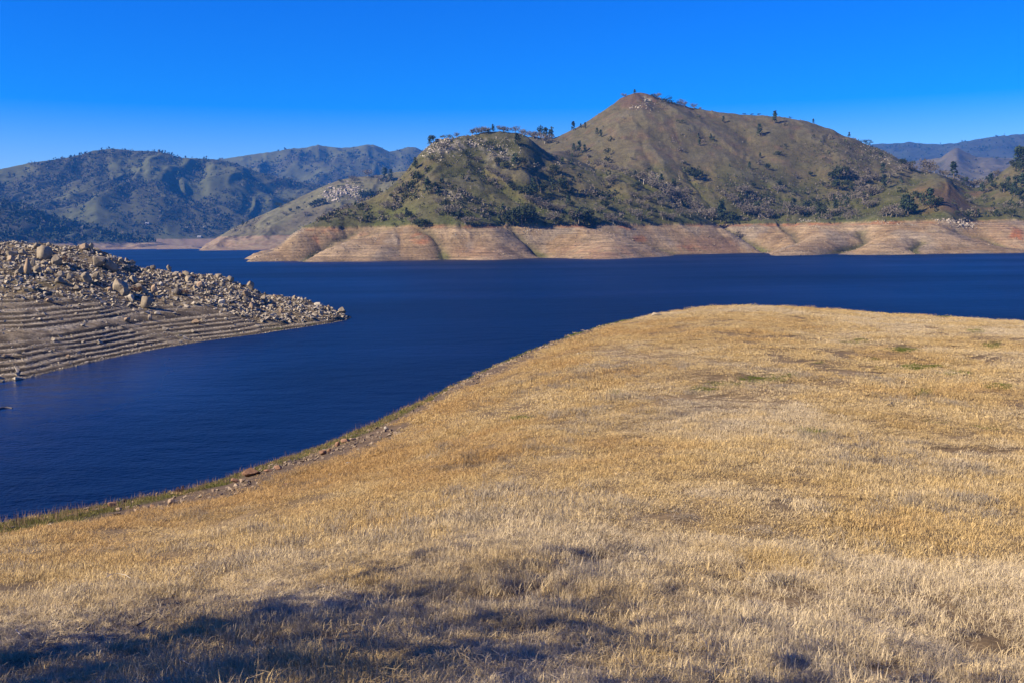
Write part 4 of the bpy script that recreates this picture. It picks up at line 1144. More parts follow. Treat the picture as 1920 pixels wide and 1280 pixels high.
# the next largest ones in the rubble
rng = np.random.default_rng(77)
w8 = PT.rubble * sstep(0.05, 0.3, PT.s) * (PT.s < 0.99) * (0.25 + sstep(0.45, 0.8, PT.s))
w8 = w8 * np.gradient(PT.R)[None, :] * PT.R[None, :]
w8 = w8.ravel() / w8.sum()
AREAS = [(120, "left part of the rocky point"), (260, "middle of the rocky point"), (430, "right part of the rocky point"), (2000, "tip of the rocky point")]
cnt = 0
FILL = []
MARKS = [(83, 475, "the biggest round boulder"), (52, 500, "the egg-shaped boulder"), (106, 487, "the squarish boulder by the brown bush"), (157, 520, "the long tilted slab"), (157, 463, "the cracked skyline block"),
         (206, 500, "the black-sided wedge boulder"), (228, 536, "the big flat-topped pale boulder"), (271, 565, "the leaning two-toned boulder"), (333, 546, "the dark grey rounded boulder"), (349, 514, "the smooth oval skyline boulder"),
         (377, 535, "the pinkish squarish boulder"), (415, 567, "the pale rounded boulder"), (468, 533, "the jagged skyline boulder"), (472, 574, "the rounded pinkish boulder"), (494, 562, "the angular boulder with long shadow"),
         (598, 564, "the pale skyline slab near the tip"), (640, 582, "the last grey block before the tip"), (368, 603, "the flat tan terrace boulder"), (92, 562, "the lone pinkish slope boulder"), (22, 478, "the wide flat-topped leftmost boulder"),
         (540, 590, "the small upright tan stone near the tip"), (420, 527, "the rounded boulder left of the break"), (287, 500, "the low rounded skyline stone"), (290, 545, "the upright tan stone")]
for idx in rng.choice(w8.size, 900, p=w8):
    i, j = idx // len(PT.R), idx % len(PT.R)
    b = np.array([PT.X[i, j], PT.Y[i, j], PT.Z[i, j]])
    x, y = to_px(b[None])
    if not (0 < x[0] < 660) or cnt >= 215:
        continue
    cnt += 1
    w = 3.6 + 5.6 * rng.random() ** 2.6
    where = next(t for k, t in AREAS if x[0] < k)
    FILL.append((x[0], y[0], w, b, str(rng.choice(['granite'] * 6 + ['pink', 'white'])), where))
cells = {}
for q in FILL:
    lx, ly, ln = min(MARKS, key=lambda m: math.hypot(m[0] - q[0], m[1] - q[1] + 3))
    dx, dy = q[0] - lx, q[1] - 3 - ly
    side = ("right of" if dx > 0 else "left of") if abs(dx) > abs(dy) else ("below" if dy > 0 else "above")
    cells.setdefault((ln, side, q[4]), []).append((math.hypot(dx, dy), q))
for (ln, side, m), qs in cells.items():
    qs.sort(key=lambda e: e[0])
    for i, (_, q) in enumerate(qs):
        lab = f"{'nearest' if i == 0 else ORD[i] + ' nearest'} small {dict(granite='grey', pink='pinkish', white='pale')[m]} stone {side} {ln}"
        if len(qs) == 1:
            lab = lab.replace("nearest small", "small")
        put_rock("boulder", PT, q[0], q[1], q[2], q[2] * RR.uniform(.55, .95), 'h' if RR.random() < .6 else 'b', m, lab, f"small rubble boulders, {q[5]}", 0.9, RR.uniform(-.3, .5), RR.uniform(0, 6), z0=q[3])

# loose rubble: too many and too small to count
def rubble_mesh(name, P3, S, mat, seed, slab=0.0, kinds=12):
    g = np.random.default_rng(seed)
    V, F, o = [], [], 0
    which = g.integers(0, kinds, len(P3))
    for k in range(kinds):
        v, f = RUB[k]
        sel = np.nonzero(which == k)[0]
        if not len(sel):
            continue
        n = len(sel)
        a = g.uniform(0, 6.283, n)
        ca, sa = np.cos(a)[:, None], np.sin(a)[:, None]
        s = S[sel][:, None] * g.uniform(0.65, 1.35, (n, 3))
        q = v[None, :, :] * s[:, None, :]
        q[:, :, 2] -= 0.32 * s[:, 2][:, None]
        xx = q[:, :, 0] * ca - q[:, :, 1] * sa
        yy = q[:, :, 0] * sa + q[:, :, 1] * ca
        zz = q[:, :, 2] * 0.8 + slab * xx
        V.append((np.stack([xx, yy, zz], -1) + P3[sel][:, None, :]).reshape(-1, 3))
        F.append((f[None] + (np.arange(n) * len(v))[:, None, None] + o).reshape(-1, 3))
        o += n * len(v)
    V, F = np.concatenate(V), np.concatenate(F)
    return link(name, mesh_from(name, V, F, False, None, [mat]), kind='stuff')
RUB = [hull_shape(500 + i, 7) for i in range(12)]
def stuff_rock_mat(name, a, b, s):
    t = NT(name)
    p = t.pos()
    w = t.node('ShaderNodeTexVoronoi', {'Vector': p, 'Scale': s}).outputs['Color']
    n = t.noise(p, s * 1.7, 4, 0.7)
    bw = t.node('ShaderNodeSeparateColor', {0: w}).outputs[0]
    t.col(t.mul(t.mix(t.ramp(n, 0.35, 0.65), a, b), t.ramp(bw, 0, 1, 0.58, 1.0)))
    return t.m
def pick(P, wt, n, seed):
    g = np.random.default_rng(seed)
    w = wt * np.gradient(P.R)[None, :] * P.R[None, :]
    w = w.ravel() / w.sum()
    idx = g.choice(w.size, n, p=w)
    i, j = idx // len(P.R), idx % len(P.R)
    a = P.A[i] + g.uniform(-.5, .5, n) * np.gradient(P.A)[i]
    r = P.R[j] + g.uniform(-.5, .5, n) * np.gradient(P.R)[j]
    x, y = np.sin(a) * r, np.cos(a) * r
    return np.stack([x, y, P.z(x, y)], -1)
g = np.random.default_rng(5)
wr = (PT.rubble * 1.0 + 0.05 * (PT.s > 0)) * (PT.s > 0.0) * (PT.s < 1.04) * (0.35 + fbm(PT.X / 7, PT.Y / 7, 3, 3)) * (PT.A[:, None] < np.radians(-9.3))
M_RUB = stuff_rock_mat("rubble_granite", (0.28, 0.235, 0.175), (0.43, 0.38, 0.305), 1.4)
p3 = pick(PT, wr, 17000, 3)
rubble_mesh("rubble", p3, 0.15 + 0.95 * g.random(len(p3)) ** 4.0, M_RUB, 4)
low = (PT.s > 0.0) * (PT.s < 0.55) * (1 - PT.rubble) * (PT.A[:, None] < np.radians(-9.4))
p3 = pick(PT, low * (0.2 + fbm(PT.X / 12, PT.Y / 4, 3, 5)) * (0.04 + sstep(0.25, 0.5, PT.saw) * (PT.saw < 0.72)), 18000, 6)
rubble_mesh("shore_stones", p3, 0.07 + 0.24 * g.random(len(p3)) ** 4, M_RUB, 7)

# outcrops across the lake: broken bedrock, built as piles of blocks
M_OUT = stuff_rock_mat("outcrop_rock", (0.30, 0.26, 0.205), (0.44, 0.39, 0.32), 0.35)
M_OUTW = stuff_rock_mat("white_outcrop_rock", (0.30, 0.255, 0.205), (0.46, 0.40, 0.335), 0.25)
def outcrop(name, terr, spots, mat, seed, label, flat=1.0):
    g = np.random.default_rng(seed)
    P3, S = [], []
    for px, py, rx, ry, n, s0, s1 in spots:
        for _ in range(n):
            b = terr.hit(px + rx * g.normal() * 0.5, py + ry * g.normal() * 0.5, 6, 3.0)
            if b is not None:
                P3.append(b)
                S.append(0.75 * (s0 + (s1 - s0) * g.random() ** 2))
    o = rubble_mesh(name, np.array(P3), np.array(S), mat, seed + 1)
    del o["kind"]
    tag(o, label, "rock outcrop", "rock outcrops across the lake")
    o["kind"] = "stuff"
    return o
outcrop("rock_outcrop", RDG, [(627, 364, 26, 14, 150, 4, 12), (655, 356, 20, 12, 110, 4, 11), (612, 368, 10, 8, 40, 4, 9), (662, 368, 18, 10, 60, 3, 9)], M_OUTW, 11, "white rock outcrop on the lower hill behind the ridge")
outcrop("rock_outcrop", PEN, [(822, 268, 26, 16, 150, 1.5, 5.5), (805, 285, 22, 14, 90, 1.5, 5), (880, 268, 40, 14, 110, 1.2, 4), (935, 280, 40, 18, 130, 1.2, 4), (958, 296, 22, 14, 60, 1.2, 3.5), (845, 300, 50, 14, 40, 1, 3)], M_OUT, 13, "broken grey rocks along the top of the front ridge")
outcrop("rock_outcrop", PEN, [(1214, 189, 7, 3, 30, 2, 5), (1195, 200, 16, 5, 30, 1.5, 4), (1220, 204, 30, 12, 30, 1, 3)], M_OUT, 15, "pale rocks just below the summit of the peaked mountain")
outcrop("rock_outcrop", PEN, [(1222, 333, 16, 9, 55, 1.5, 4.5), (1246, 345, 26, 8, 30, 1, 3.5), (1262, 262, 4, 12, 18, 1, 2.5)], M_OUT, 17, "pale rocks in the gully under the peak")
outcrop("rock_outcrop", PEN, [(840, 365, 16, 7, 30, 1.2, 3.2), (862, 367, 12, 8, 25, 1.2, 3), (792, 370, 12, 8, 25, 1, 2.6), (1006, 310, 8, 6, 14, 1, 2.6), (1046, 309, 6, 4, 14, 1.2, 3.5), (1105, 338, 10, 6, 12, 1, 2.5)], M_OUT, 19, "scattered grey rocks on the front ridge's open slope")
outcrop("rock_outcrop", PEN, [(1792, 415, 30, 5, 70, 1.2, 3.6), (1810, 423, 22, 6, 75, 1.4, 4.0), (1772, 414, 30, 4, 40, 1, 2.6), (1830, 418, 30, 4, 20, .8, 2)], M_OUTW, 21, "heap of white slabs on the bared shore below the knoll")
outcrop("rock_outcrop", PEN, [(1655, 417, 20, 4, 45, .8, 2.2), (1690, 420, 30, 4, 30, .8, 2), (1512, 415, 20, 3, 45, 1, 2.6), (1402, 428, 9, 3, 28, 1, 2.6), (1532, 424, 10, 5, 22, 1, 2.2), (1690, 448, 14, 3, 16, .6, 1.5)], M_OUT, 23, "low pale stones along the top of the bared right shore")
outcrop("rock_outcrop", PEN, [(1625, 278, 30, 8, 35, 1, 3), (1650, 296, 30, 10, 45, 1, 3.2), (1665, 310, 24, 8, 30, 1, 3)], M_OUT, 25, "rocks down the right shoulder of the peaked mountain")
outcrop("rock_outcrop", PEN, [(700, 448, 14, 2, 16, .8, 2), (660, 462, 30, 3, 20, .6, 1.6), (990, 432, 18, 5, 40, .8, 2.2), (565, 433, 14, 3, 25, .8, 2), (858, 442, 18, 3, 22, .6, 1.8), (620, 470, 30, 6, 20, .5, 1.3)], M_OUT, 27, "low pale ledges on the bared left shore")

rg = (PEN.Z > 0.3) * (PEN.Z < RING + 1) * (Y < 1400) * (0.12 + sstep(0.5, 0.66, fbm(PEN.X / 22, PEN.Y / 14, 3, 16)))
p3 = pick(PEN, rg, 4200, 31)
rubble_mesh("bared_shore_stones", p3, 0.35 + 1.3 * g.random(len(p3)) ** 4, stuff_rock_mat("bared_shore_rock", (0.21, 0.155, 0.105), (0.36, 0.295, 0.22), 0.8), 32)
# stones of the near hill's brow and slope
GS = "stones along the brow of the dry grass hill"
for n, (x, y, w, h, st, m, lab) in enumerate([
 (470, 892, 33, 15, 'b', 'rust', "largest red-brown boulder on the brow of the grass hill"), (437, 896, 9, 6, 'h', 'dark', "small dark stone left of the largest red-brown boulder"),
 (441, 904, 13, 8, 'b', 'rust', "reddish stone below the small dark stone"), (454, 903, 11, 6, 'h', 'pink', "flat tan stone under the largest red-brown boulder"),
 (502, 884, 15, 5, 'b', 'rust', "flat reddish slab right of the largest red-brown boulder"), (521, 880, 15, 8, 'b', 'rust', "reddish block second right of the largest boulder"),
 (605, 852, 14, 8, 'b', 'rust', "reddish slab under the green strip of the brow"), (617, 846, 8, 6, 'h', 'rust', "small reddish stone beside the reddish slab"),
 (632, 836, 10, 9, 'h', 'rust', "upright red-brown block on the brow"), (648, 829, 17, 7, 'b', 'rust', "long reddish slab next to the upright red-brown block"), (662, 825, 12, 5, 'b', 'pink', "tan slab at the right end of the reddish slabs"),
 (210, 951, 15, 10, 'b', 'rust', "round reddish boulder left of the dark stump"), (198, 955, 9, 6, 'h', 'rust', "small red stone left of the round reddish boulder"), (222, 957, 11, 6, 'b', 'pink', "pinkish stone between boulder and stump"),
 (320, 947, 13, 13, 'b', 'pink', "tan pointed boulder in the gravel band"), (328, 944, 12, 9, 'b', 'granite', "grey stone behind the tan pointed boulder"), (433, 932, 12, 7, 'b', 'dark', "lone dark stone at the edge of the dry grass"),
 (346, 950, 14, 4, 'b', 'pink', "flat pale stone at the lower edge of the gravel"), (94, 984, 10, 4, 'h', 'white', "flat whitish stone in the green strip"), (133, 990, 8, 4, 'h', 'pink', "small tan stone below the green strip"),
 (152, 984, 8, 4, 'h', 'granite', "small grey stone below the green strip"), (90, 966, 10, 5, 'h', 'rust', "small red stone on the brow at the left"), (128, 963, 9, 5, 'h', 'rust', "red-brown stone on the brow above the green strip"),
 (724, 806, 9, 7, 'b', 'white', "brightest white stone on the slope"), (749, 817, 12, 8, 'b', 'granite', "two-toned stone right of the white stone"), (714, 823, 6, 6, 'h', 'dark', "small dark stone below the white stone"), (750, 804, 7, 4, 'h', 'pink', "tiny tan stone above the two-toned stone"),
 (652, 873, 9, 7, 'b', 'white', "lone white stone on the open dry slope"), (620, 893, 7, 7, 'h', 'pink', "small tan stone left below the lone white stone"), (538, 912, 9, 7, 'h', 'rust', "small red stone in the dry grass under the brow"),
 (672, 843, 8, 4, 'h', 'granite', "small grey stone in dry grass above the lone white stone"), (1232, 594, 18, 8, 'b', 'granite', "dark-sided rock on the brow left of the hilltop"), (1669, 761, 15, 8, 'r', 'dark', "dark earthy mound in the dry grass"),
 (1084, 665, 6, 4, 'h', 'white', "tiny white stone on the upper dry slope"), (458, 1024, 7, 5, 'h', 'dark', "small dark stone in the near dry grass"), (462, 912, 8, 5, 'h', 'pink', "tan stone in the gravel under the largest boulder"),
 (286, 950, 9, 5, 'h', 'rust', "red stone in the middle of the gravel band"), (256, 958, 10, 5, 'h', 'pink', "pale stone in the lower gravel band"), (375, 932, 9, 5, 'h', 'granite', "grey stone in the right part of the gravel band"),
 (400, 921, 8, 5, 'h', 'pink', "tan stone near the right end of the gravel band"), (870, 722, 8, 4, 'h', 'granite', "grey stone on the brow where gravel thins out"), (835, 738, 8, 4, 'h', 'granite', "pale stone on the gravelly brow")]):
    put_rock("stone", FG, x, y, w, h, st, m, lab, GS, 0.8, RR.uniform(-.15, .15), i=n * 5 + 2, cat="stone", sink=0.12)
g = np.random.default_rng(15)
BR = bare_mask(FG.X, FG.Y) * (fore_u(FG.X, FG.Y) > -0.02)
M_GRV = stuff_rock_mat("gravel_stone", (0.17, 0.12, 0.08), (0.33, 0.26, 0.19), 6.0)
p3 = pick(FG, BR * (0.1 + sstep(0.4, 0.62, fbm(FG.X / 3.0, FG.Y / 3.0, 3, 11))), 5500, 16)
rubble_mesh("gravel", p3, 0.05 + 0.24 * g.random(len(p3)) ** 3.2, M_GRV, 17)
# ================================================================== dry grass of the near hill (nobody could count it)
def blade_mat(name, c0, c1, c2):
    """three straw tones picked by the tuft, lighter toward the tip's dry end"""
    t = NT(name)
    ti = t.attr('tint', 'INSTANCER').outputs['Fac']
    bl = t.attr('blade').outputs['Fac']
    a = t.mix(t.ramp(ti, 0.0, 0.5), c0, c1)
    b = t.mix(t.ramp(ti, 0.5, 1.0), a, c2)
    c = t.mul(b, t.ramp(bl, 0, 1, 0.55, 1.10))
    t.b.inputs['Roughness'].default_value = 0.7
    tr = t.node('ShaderNodeBsdfTranslucent')
    ms = t.node('ShaderNodeMixShader', {0: 0.25})
    t.l.new(c, tr.inputs['Color'])
    t.col(c)
    t.l.new(t.b.outputs[0], ms.inputs[1])
    t.l.new(tr.outputs[0], ms.inputs[2])
    t.l.new(ms.outputs[0], t.n['Material Output'].inputs['Surface'])
    return t.m
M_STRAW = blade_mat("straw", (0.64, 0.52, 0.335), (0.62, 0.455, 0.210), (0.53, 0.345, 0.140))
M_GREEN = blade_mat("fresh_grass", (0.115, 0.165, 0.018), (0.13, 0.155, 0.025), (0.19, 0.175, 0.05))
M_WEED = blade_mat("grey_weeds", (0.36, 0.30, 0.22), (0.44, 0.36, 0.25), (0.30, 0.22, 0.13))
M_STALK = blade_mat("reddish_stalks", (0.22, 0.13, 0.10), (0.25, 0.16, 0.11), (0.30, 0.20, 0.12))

def tuft(name, seed, n, rad, h0, h1, w, lean, mat, droop=0.5):
    g = np.random.default_rng(seed)
    V, F, B = [], [], []
    for i in range(n):
        r, a = rad * math.sqrt(g.random()), g.uniform(0, 6.283)
        p = np.array([r * math.cos(a), r * math.sin(a), -0.02])
        h = h0 + (h1 - h0) * g.random() ** 1.4
        d = g.uniform(0, 6.283)
        ln = lean * g.random() ** 0.8
        dirv = np.array([math.cos(d), math.sin(d), 0])
        s = np.array([-math.sin(d + g.normal() * .6), math.cos(d), 0]) * w * g.uniform(.7, 1.3)
        m = p + dirv * h * ln * 0.45 + [0, 0, h * 0.6]
        q = p + dirv * h * ln * 1.15 + [0, 0, h * (1.0 - droop * ln * ln)]
        o = len(V)
        V += [p - s, p + s, m - s * 0.8, m + s * 0.8, q]
        F += [(o, o + 1, o + 3), (o, o + 3, o + 2), (o + 2, o + 3, o + 4)]
        B += [g.random()] * 5
    return mesh_from(name, np.array(V), np.array(F), False, {'blade': np.array(B)}, [mat])

def tuft_set(name, metas):
    c = bpy.data.collections.new(name)
    for me in metas:
        c.objects.link(bpy.data.objects.new(me.name, me))
    return c

def grow(name, P3, rot, scl, idx, tint, tufts):
    """one object of scattered tufts"""
    n = len(P3)
    me = bpy.data.meshes.new(name)
    me.vertices.add(n)
    me.vertices.foreach_set("co", np.ascontiguousarray(P3, np.float32).ravel())
    for nm, ty, key, arr in (("rot", 'FLOAT_VECTOR', "vector", rot), ("scl", 'FLOAT_VECTOR', "vector", scl), ("idx", 'INT', "value", idx), ("tint", 'FLOAT', "value", tint)):
        at = me.attributes.new(nm, ty, 'POINT')
        at.data.foreach_set(key, np.ascontiguousarray(arr, np.int32 if ty == 'INT' else np.float32).ravel())
    o = link(name, me, kind='stuff')
    ng = bpy.data.node_groups.new(name, 'GeometryNodeTree')
    ng.interface.new_socket("Geometry", in_out='INPUT', socket_type='NodeSocketGeometry')
    ng.interface.new_socket("Geometry", in_out='OUTPUT', socket_type='NodeSocketGeometry')
    N, L = ng.nodes, ng.links
    gi, go = N.new('NodeGroupInput'), N.new('NodeGroupOutput')
    ip = N.new('GeometryNodeInstanceOnPoints')
    ci = N.new('GeometryNodeCollectionInfo')
    ci.inputs['Collection'].default_value = tufts
    ci.inputs['Separate Children'].default_value = True
    ci.inputs['Reset Children'].default_value = True
    m2p = N.new('GeometryNodeMeshToPoints')
    L.new(gi.outputs[0], m2p.inputs[0])
    L.new(m2p.outputs[0], ip.inputs['Points'])
    L.new(ci.outputs[0], ip.inputs['Instance'])
    ip.inputs['Pick Instance'].default_value = True
    for nm, ty, sock in (("idx", 'INT', 'Instance Index'), ("rot", 'FLOAT_VECTOR', 'Rotation'), ("scl", 'FLOAT_VECTOR', 'Scale')):
        a = N.new('GeometryNodeInputNamedAttribute')
        a.data_type = ty
        a.inputs['Name'].default_value = nm
        L.new(a.outputs['Attribute'], ip.inputs[sock])
    L.new(ip.outputs[0], go.inputs[0])
    md = o.modifiers.new("grow", 'NODES')
    md.node_group = ng
    return o

def sector(n_per_m2, r0, r1, seed, half=0.95):
    g = np.random.default_rng(seed)
    n = int(n_per_m2 * half * (r1 * r1 - r0 * r0))
    r = np.sqrt(g.uniform(r0 * r0, r1 * r1, n))
    a = g.uniform(-half, half, n)
    return np.sin(a) * r, np.cos(a) * r, g

def rot_of(g, n, tilt=0.12):
    return np.stack([g.normal(0, tilt, n), g.normal(0, tilt, n), g.uniform(0, 6.283, n)], -1)

def straw_tint(x, y, g):
    n = 0.55 * fbm(x / 9, y / 9, 3, 4) + 0.45 * fbm(x / 2.0, y / 2.0, 3, 6)
    a = np.arctan2(x, y)
    slope = (1 - sstep(0.10, 0.55, fore_u(x, y))) * (1 - sstep(-0.05, 0.25, a))
    pale = 1 - sstep(18, 46, np.hypot(x, y))
    return np.clip((n - 0.5) * 1.9 + 0.44 + 0.44 * slope - 0.34 * pale + g.normal(0, 0.08, len(x)), 0, 1)
def height_field(x, y):
    n = 0.6 * fbm(x / 4.5, y / 4.5, 3, 12) + 0.4 * fbm(x / 1.3, y / 1.3, 3, 14)
    return np.clip(1 + (n - 0.5) * 3.2, 0.28, 1.7)

GREENS = [  # photo pixel, radii, strength of the fresh-grass patches
 (1310, 729, 28, 6, 1.0), (1360, 720, 40, 5, .9), (1420, 711, 50, 5, .8), (1470, 703, 26, 5, .6), (1645, 691, 8, 3, .9), (1725, 687, 40, 5, .9), (1690, 690, 30, 3, .5), (1690, 655, 26, 5, .7), (1640, 676, 14, 4, .6), (1860, 650, 16, 10, .7),
 (1875, 724, 26, 6, .8), (1730, 735, 16, 8, .7), (1526, 808, 28, 5, .6), (1160, 738, 8, 3, .6), (985, 783, 18, 4, .7), (1850, 800, 16, 5, .5), (1830, 620, 12, 5, .5), (1530, 680, 14, 4, .4), (1790, 700, 30, 4, .5), (320, 1068, 14, 8, .5), (1600, 640, 30, 6, .35), (1760, 790, 30, 6, .3)]
def green_at(x, y, z):
    px, py = to_px(np.stack([x, y, z], -1))
    m = np.zeros(len(x))
    w = fbm(x / 1.2, y / 1.2, 3, 3) - 0.5
    for cx, cy, rx, ry, s in GREENS:
        m = np.maximum(m, s * (1 - sstep(0.45, 1.15, np.hypot((px - cx) / rx, (py - cy) / ry) + 0.9 * w)))
    return m

def sow(name, dens, r0, r1, seed, tufts, nt, sc=1.0, want='straw'):
    x, y, g = sector(dens, r0, r1, seed)
    u = fore_u(x, y)
    z = fore_z(x, y)
    hf = height_field(x, y)
    bare = bare_mask(x, y)
    gm = green_at(x, y, z)
    keep = (u > -0.06)
    roll = g.random(len(x))
    if want == 'straw':
        thin = sstep(0.31, 0.42, fbm(x / 2.6, y / 2.6, 3, 17))
        keep &= (roll > bare * 0.985) & (g.random(len(x)) > gm * 0.9) & (g.random(len(x)) < 0.22 + 0.78 * thin)
    elif want == 'weed':
        keep &= (fbm(x / 7, y / 4, 3, 20) > 0.56) & (roll > bare)
    elif want == 'green':
        keep &= roll < np.maximum(gm, green_mask(x, y) * 0.28)
    else:
        keep &= (roll < (green_mask(x, y)) * 0.30 * (np.arctan2(x, y) < -0.05)) & (u < 0.03)
    x, y, z, hf = x[keep], y[keep], z[keep], hf[keep]
    n = len(x)
    s = sc * g.uniform(0.8, 1.25, n)
    scl = np.stack([s, s, s * hf], -1)
    return grow(name, np.stack([x, y, z], -1), rot_of(g, n), scl, g.integers(0, nt, n), straw_tint(x, y, g), tufts)

near = tuft_set("near_tufts", [tuft("straw_tuft", 700 + i, 170, 0.36, 0.05, 0.25, 0.0042, 1.7, M_STRAW, 0.30) for i in range(7)])
midt = tuft_set("mid_tufts", [tuft("straw_tuft", 720 + i, 160, 0.50, 0.04, 0.155, 0.006, 1.8, M_STRAW, 0.28) for i in range(6)])
fart = tuft_set("far_tufts", [tuft("straw_tuft", 740 + i, 230, 0.80, 0.03, 0.13, 0.009, 1.7, M_STRAW, 0.26) for i in range(6)])
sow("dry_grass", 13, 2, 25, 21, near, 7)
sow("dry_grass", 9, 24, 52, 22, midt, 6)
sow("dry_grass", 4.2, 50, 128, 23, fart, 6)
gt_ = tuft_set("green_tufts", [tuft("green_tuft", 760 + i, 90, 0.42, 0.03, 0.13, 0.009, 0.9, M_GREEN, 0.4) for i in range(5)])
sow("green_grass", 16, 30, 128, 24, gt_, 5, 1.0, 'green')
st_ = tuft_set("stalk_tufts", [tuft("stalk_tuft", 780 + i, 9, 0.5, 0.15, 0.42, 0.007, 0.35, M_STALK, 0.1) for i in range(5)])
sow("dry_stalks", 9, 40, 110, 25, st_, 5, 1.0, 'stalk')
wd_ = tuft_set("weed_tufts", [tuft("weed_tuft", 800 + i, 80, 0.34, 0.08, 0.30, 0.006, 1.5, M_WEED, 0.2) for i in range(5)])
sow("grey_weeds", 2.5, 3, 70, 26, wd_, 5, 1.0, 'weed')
# ================================================================== small things
# trees standing up the slope to the left of the viewpoint; their shade falls on the nearest grass
def airy_parts(rng):
    """thin-leaved spreading crown that lets much of the sun through"""
    L = [(rng.uniform(-.34, .34), rng.uniform(-.34, .34), rng.uniform(0.42, 0.86), rng.uniform(0.10, 0.21)) for _ in range(13)]
    C = []
    for _ in range(1500):
        lx, ly, lz, lr = L[rng.integers(len(L))]
        d = rng.normal(size=3)
        C.append(np.array([lx, ly, lz]) + d / np.linalg.norm(d) * lr * rng.random() ** 0.45)
    V, F = [], []
    o = 0
    for pts, rad in [([(0, 0, -.05), (.01, .01, .22), (.0, .02, .42)], [.030, .024, .016])] + [([(0, .01, .2 + .02 * i), (l[0] * .6, l[1] * .6, l[2] * .8), l[:3]], [.014, .009, .003]) for i, l in enumerate(L)]:
        v, f = tube(pts, rad, 6)
        V.append(v)
        F.append(f + o)
        o += len(v)
    return tri_cloud(rng, np.array(C), 0.0108), (np.concatenate(V), np.concatenate(F))
make_kind("open_crowned_oak", 3, airy_parts, 'grey', 'bark')
CAT["open_crowned_oak"] = "tree"
for x, y, h, lab in [(-14.0, 8.6, 14.5, "thin-leaved oak up the slope, its shade crossing the near grass"), (-16.5, 4.4, 14.5, "spreading oak beside the thin-leaved shade oak up the slope"),
                     (-20.5, 8.4, 17.0, "tallest oak up the slope behind the shade oak"), (-12.0, 2.6, 9.5, "shorter oak nearest to the bottom of the grass slope"), (-15.8, 13.4, 13.0, "low oak farthest up the slope on the lake side"), (-12.8, 2.8, 17.5, "slender high oak up the slope shading the right-hand grass"), (-24.0, 3.5, 19.0, "farthest oak up the slope behind the others")]:
    z = float(fore_z(np.array([x]), np.array([y]))[0])
    plant("open_crowned_oak", (x, y, z), h, 0.95, True, lab, "trees shading the near grass")

# brown leafless brush among the boulders
make_kind("brush", 3, lambda q: bare_parts(q, q.uniform(.9, 1.2), 520), 'brush', 'brush')
CAT["brush"] = "bush"
for x, y, h, wf, lab in [(124, 499, 22, .62, "round brown leafless bush right of the squarish boulder"), (257, 550, 15, 1.1, "dark brown bush in the shadow of the big flat-topped boulder"),
                         (364, 522, 6, 1.3, "low reddish brush beside the smooth oval skyline boulder"), (345, 551, 8, 1.5, "low reddish brush right of the dark grey boulder"), (340, 925, 17, .55, "pale dry twiggy weed standing in the gravel band")]:
    terr = PT if y < 700 else FG
    b = terr.hit(x, y, 8)
    d = float((b - EYE) @ _F)
    plant("brush", b, h * d / FPX, wf * 1.1, True, lab, "leafless brush")

# weathered stump on the brow
def lathe(prof, n=12, seed=0, rough=0.06):
    g = np.random.default_rng(seed)
    V, F = [], []
    for i, (r, z) in enumerate(prof):
        for k in range(n):
            a = 6.283 * k / n
            q = r * (1 + rough * g.normal())
            V.append((q * math.cos(a), q * math.sin(a), z + (0.03 * g.normal() if i == len(prof) - 2 else 0)))
        if i:
            for k in range(n):
                p0, p1 = (i - 1) * n + k, (i - 1) * n + (k + 1) % n
                F.append((p0, p1, p1 + n, p0 + n))
    return np.array(V), np.array(F)
MW = {'dark': simple_mat("weathered_dark_wood", (0.055, 0.045, 0.040), 0.3, 8), 'pale': simple_mat("bleached_wood", (0.50, 0.44, 0.36), 0.2, 8), 'grey': simple_mat("grey_dead_wood", (0.16, 0.14, 0.13), 0.3, 8)}
b = FG.hit(233, 945, 8)
v, f = lathe([(0.19, -0.1), (0.15, 0.02), (0.125, 0.14), (0.12, 0.24), (0.115, 0.29), (0.02, 0.25)], 14, 3)
o = link("stump", mesh_from("stump", v, f, True, None, [MW['dark']]), label="dark weathered stump on the brow of the grass hill", cat="stump")
o.location = b
# sticks and drift wood
def stick(name, terr, pts, r, mat, label, cat, lift=0.06, twigs=0, z0=None):
    P = []
    for i, (x, y) in enumerate(pts):
        if z0 is None:
            q = terr.hit(x, y, 6)
        else:
            a, t_ = az_tan(x, y)
            R_ = (EYE[2] - z0) / t_[0]
            q = np.array([math.sin(a[0]) * R_, math.cos(a[0]) * R_, z0])
        P.append(q + np.array([0, 0, lift]))
    P = np.array(P)
    v, f = tube(P, [r * (1 - 0.6 * i / (len(P) - 1)) for i in range(len(P))], 6)
    c = P[0].copy()
    o = link(name, mesh_from(name, v - c, f, True, None, [MW[mat]]), label=label, cat=cat)
    o.location = c
    g = np.random.default_rng(len(label))
    for k in range(twigs):
        q = P[1 + k % (len(P) - 2)]
        e = q + g.normal(size=3) * [0.25, 0.25, 0.12] + [0, 0, 0.08]
        tv, tf = tube([q, (q + e) / 2 + g.normal(size=3) * 0.03, e], [r * .5, r * .35, r * .12], 5)
        link("twig", mesh_from("twig", tv - c, tf, True, None, [MW[mat]]), o)
stick("stick", FG, [(199, 1097), (208, 1090), (221, 1088), (236, 1091), (246, 1098)], 0.014, 'pale', "thin pale curved stick lying on the dry grass", "stick", 0.20, 1)
stick("branch", FG, [(258, 1186), (268, 1180), (280, 1174), (292, 1163), (306, 1158)], 0.016, 'grey', "grey dead branch with twigs lying in the grass", "branch", 0.16, 3)
stick("stick", FG, [(31, 1196), (37, 1204), (46, 1213)], 0.012, 'pale', "short pale stick in the grass at the lower left", "stick", 0.18)
stick("stick", FG, [(338, 1254), (350, 1262), (362, 1269)], 0.010, 'pale', "pale straight stick in the shaded near grass", "stick", 0.18)
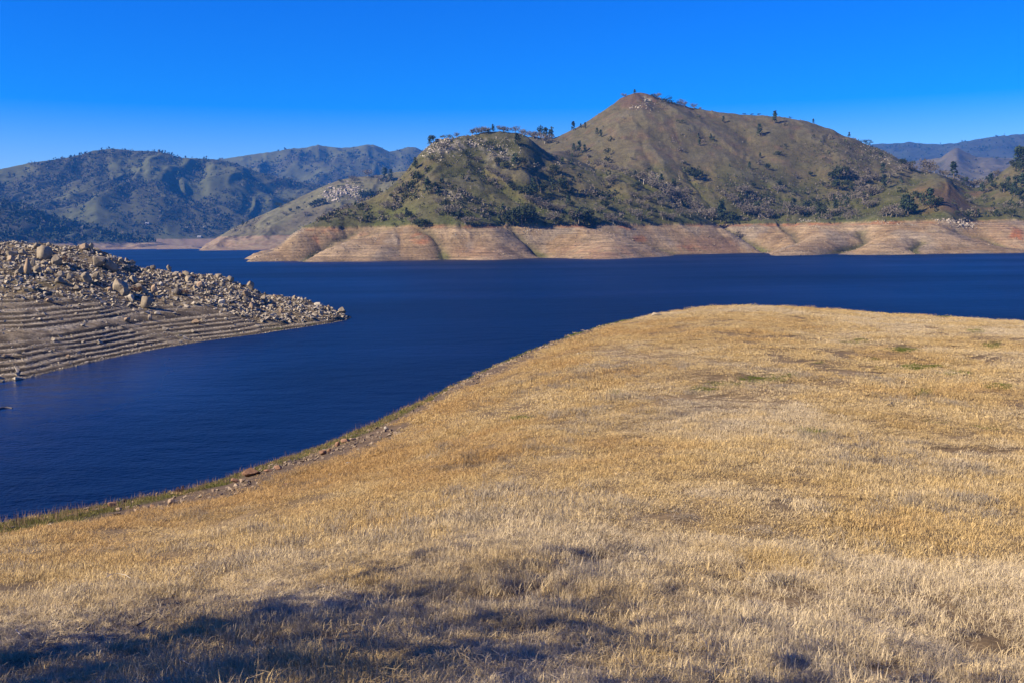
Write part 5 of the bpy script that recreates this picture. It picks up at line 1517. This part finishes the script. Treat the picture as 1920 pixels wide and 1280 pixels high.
stick("driftwood", FG, [(-6, 767), (4, 765), (14, 764), (23, 765)], 0.22, 'grey', "grey driftwood log floating on the lake at the left", "driftwood", 0.02, 0, 0.0)

# small white houses among the trees of the far shore
MH = {}
for k, c in (("wall", (0.42, 0.41, 0.39)), ("roof", (0.34, 0.33, 0.33)), ("window", (0.03, 0.04, 0.05))):
    t = NT("house_" + k)
    n = t.noise(t.pos(), 0.8, 3)
    MH[k] = t.col(t.mul(t.mix(0.0, c, c), t.ramp(n, 0.3, 0.7, 0.9, 1.1)))
def house(px, py, w, h, label):
    b = FAR.hit(px, py, 8)
    d = float((b - EYE) @ _F)
    W_, H_ = w * d / FPX / 2, h * d / FPX * 0.6
    D_ = W_ * 0.7
    o = bpy.data.objects.new("house", None)
    COL.objects.link(o)
    o.location = b + np.array([0, 0, -1.0])
    tag(o, label, "house", "houses on the far shore")
    v = [(-W_, -D_, 0), (W_, -D_, 0), (W_, D_, 0), (-W_, D_, 0), (-W_, -D_, H_), (W_, -D_, H_), (W_, D_, H_), (-W_, D_, H_), (-W_, 0, H_ * 1.55), (W_, 0, H_ * 1.55)]
    f = [(0, 1, 5), (0, 5, 4), (1, 2, 6), (1, 6, 5), (2, 3, 7), (2, 7, 6), (3, 0, 4), (3, 4, 7), (4, 8, 7), (5, 6, 9)]
    link("wall", mesh_from("wall", np.array(v), np.array(f), False, None, [MH['wall']]), o)
    e, th = 0.6, 0.35
    R1 = []
    for sgn in (-1, 1):
        y0, y1 = sgn * (D_ + e), 0.0
        R1 += [(-W_ - e, y0, H_ - .2), (W_ + e, y0, H_ - .2), (W_ + e, y1, H_ * 1.55 + .15), (-W_ - e, y1, H_ * 1.55 + .15)]
    R1 += [(x, y, z + th) for x, y, z in R1]
    rf = []
    for q in (0, 4):
        rf += [(q, q + 1, q + 2, q + 3), (q + 8, q + 9, q + 10, q + 11), (q, q + 1, q + 9, q + 8), (q + 1, q + 2, q + 10, q + 9), (q + 3, q, q + 8, q + 11)]
    link("roof", mesh_from("roof", np.array(R1), np.array(rf), False, None, [MH['roof']]), o)
    wm = box_mesh("window", (-0.6, -0.06, -0.7), (0.6, 0.06, 0.7), MH['window'])
    for k in range(3):
        q = link("window", wm, o)
        q.location = (-W_ * 0.6 + k * W_ * 0.6, -D_ - 0.03, H_ * 0.55)
house(276, 420, 7, 3.5, "long white house highest on the far wooded shore")
house(350, 427, 4, 3, "small white house in the trees, middle of three")
house(380, 428, 6, 3, "white house in the trees, rightmost and lowest in line")
house(374, 445, 7, 3, "pale building close above the far waterline")
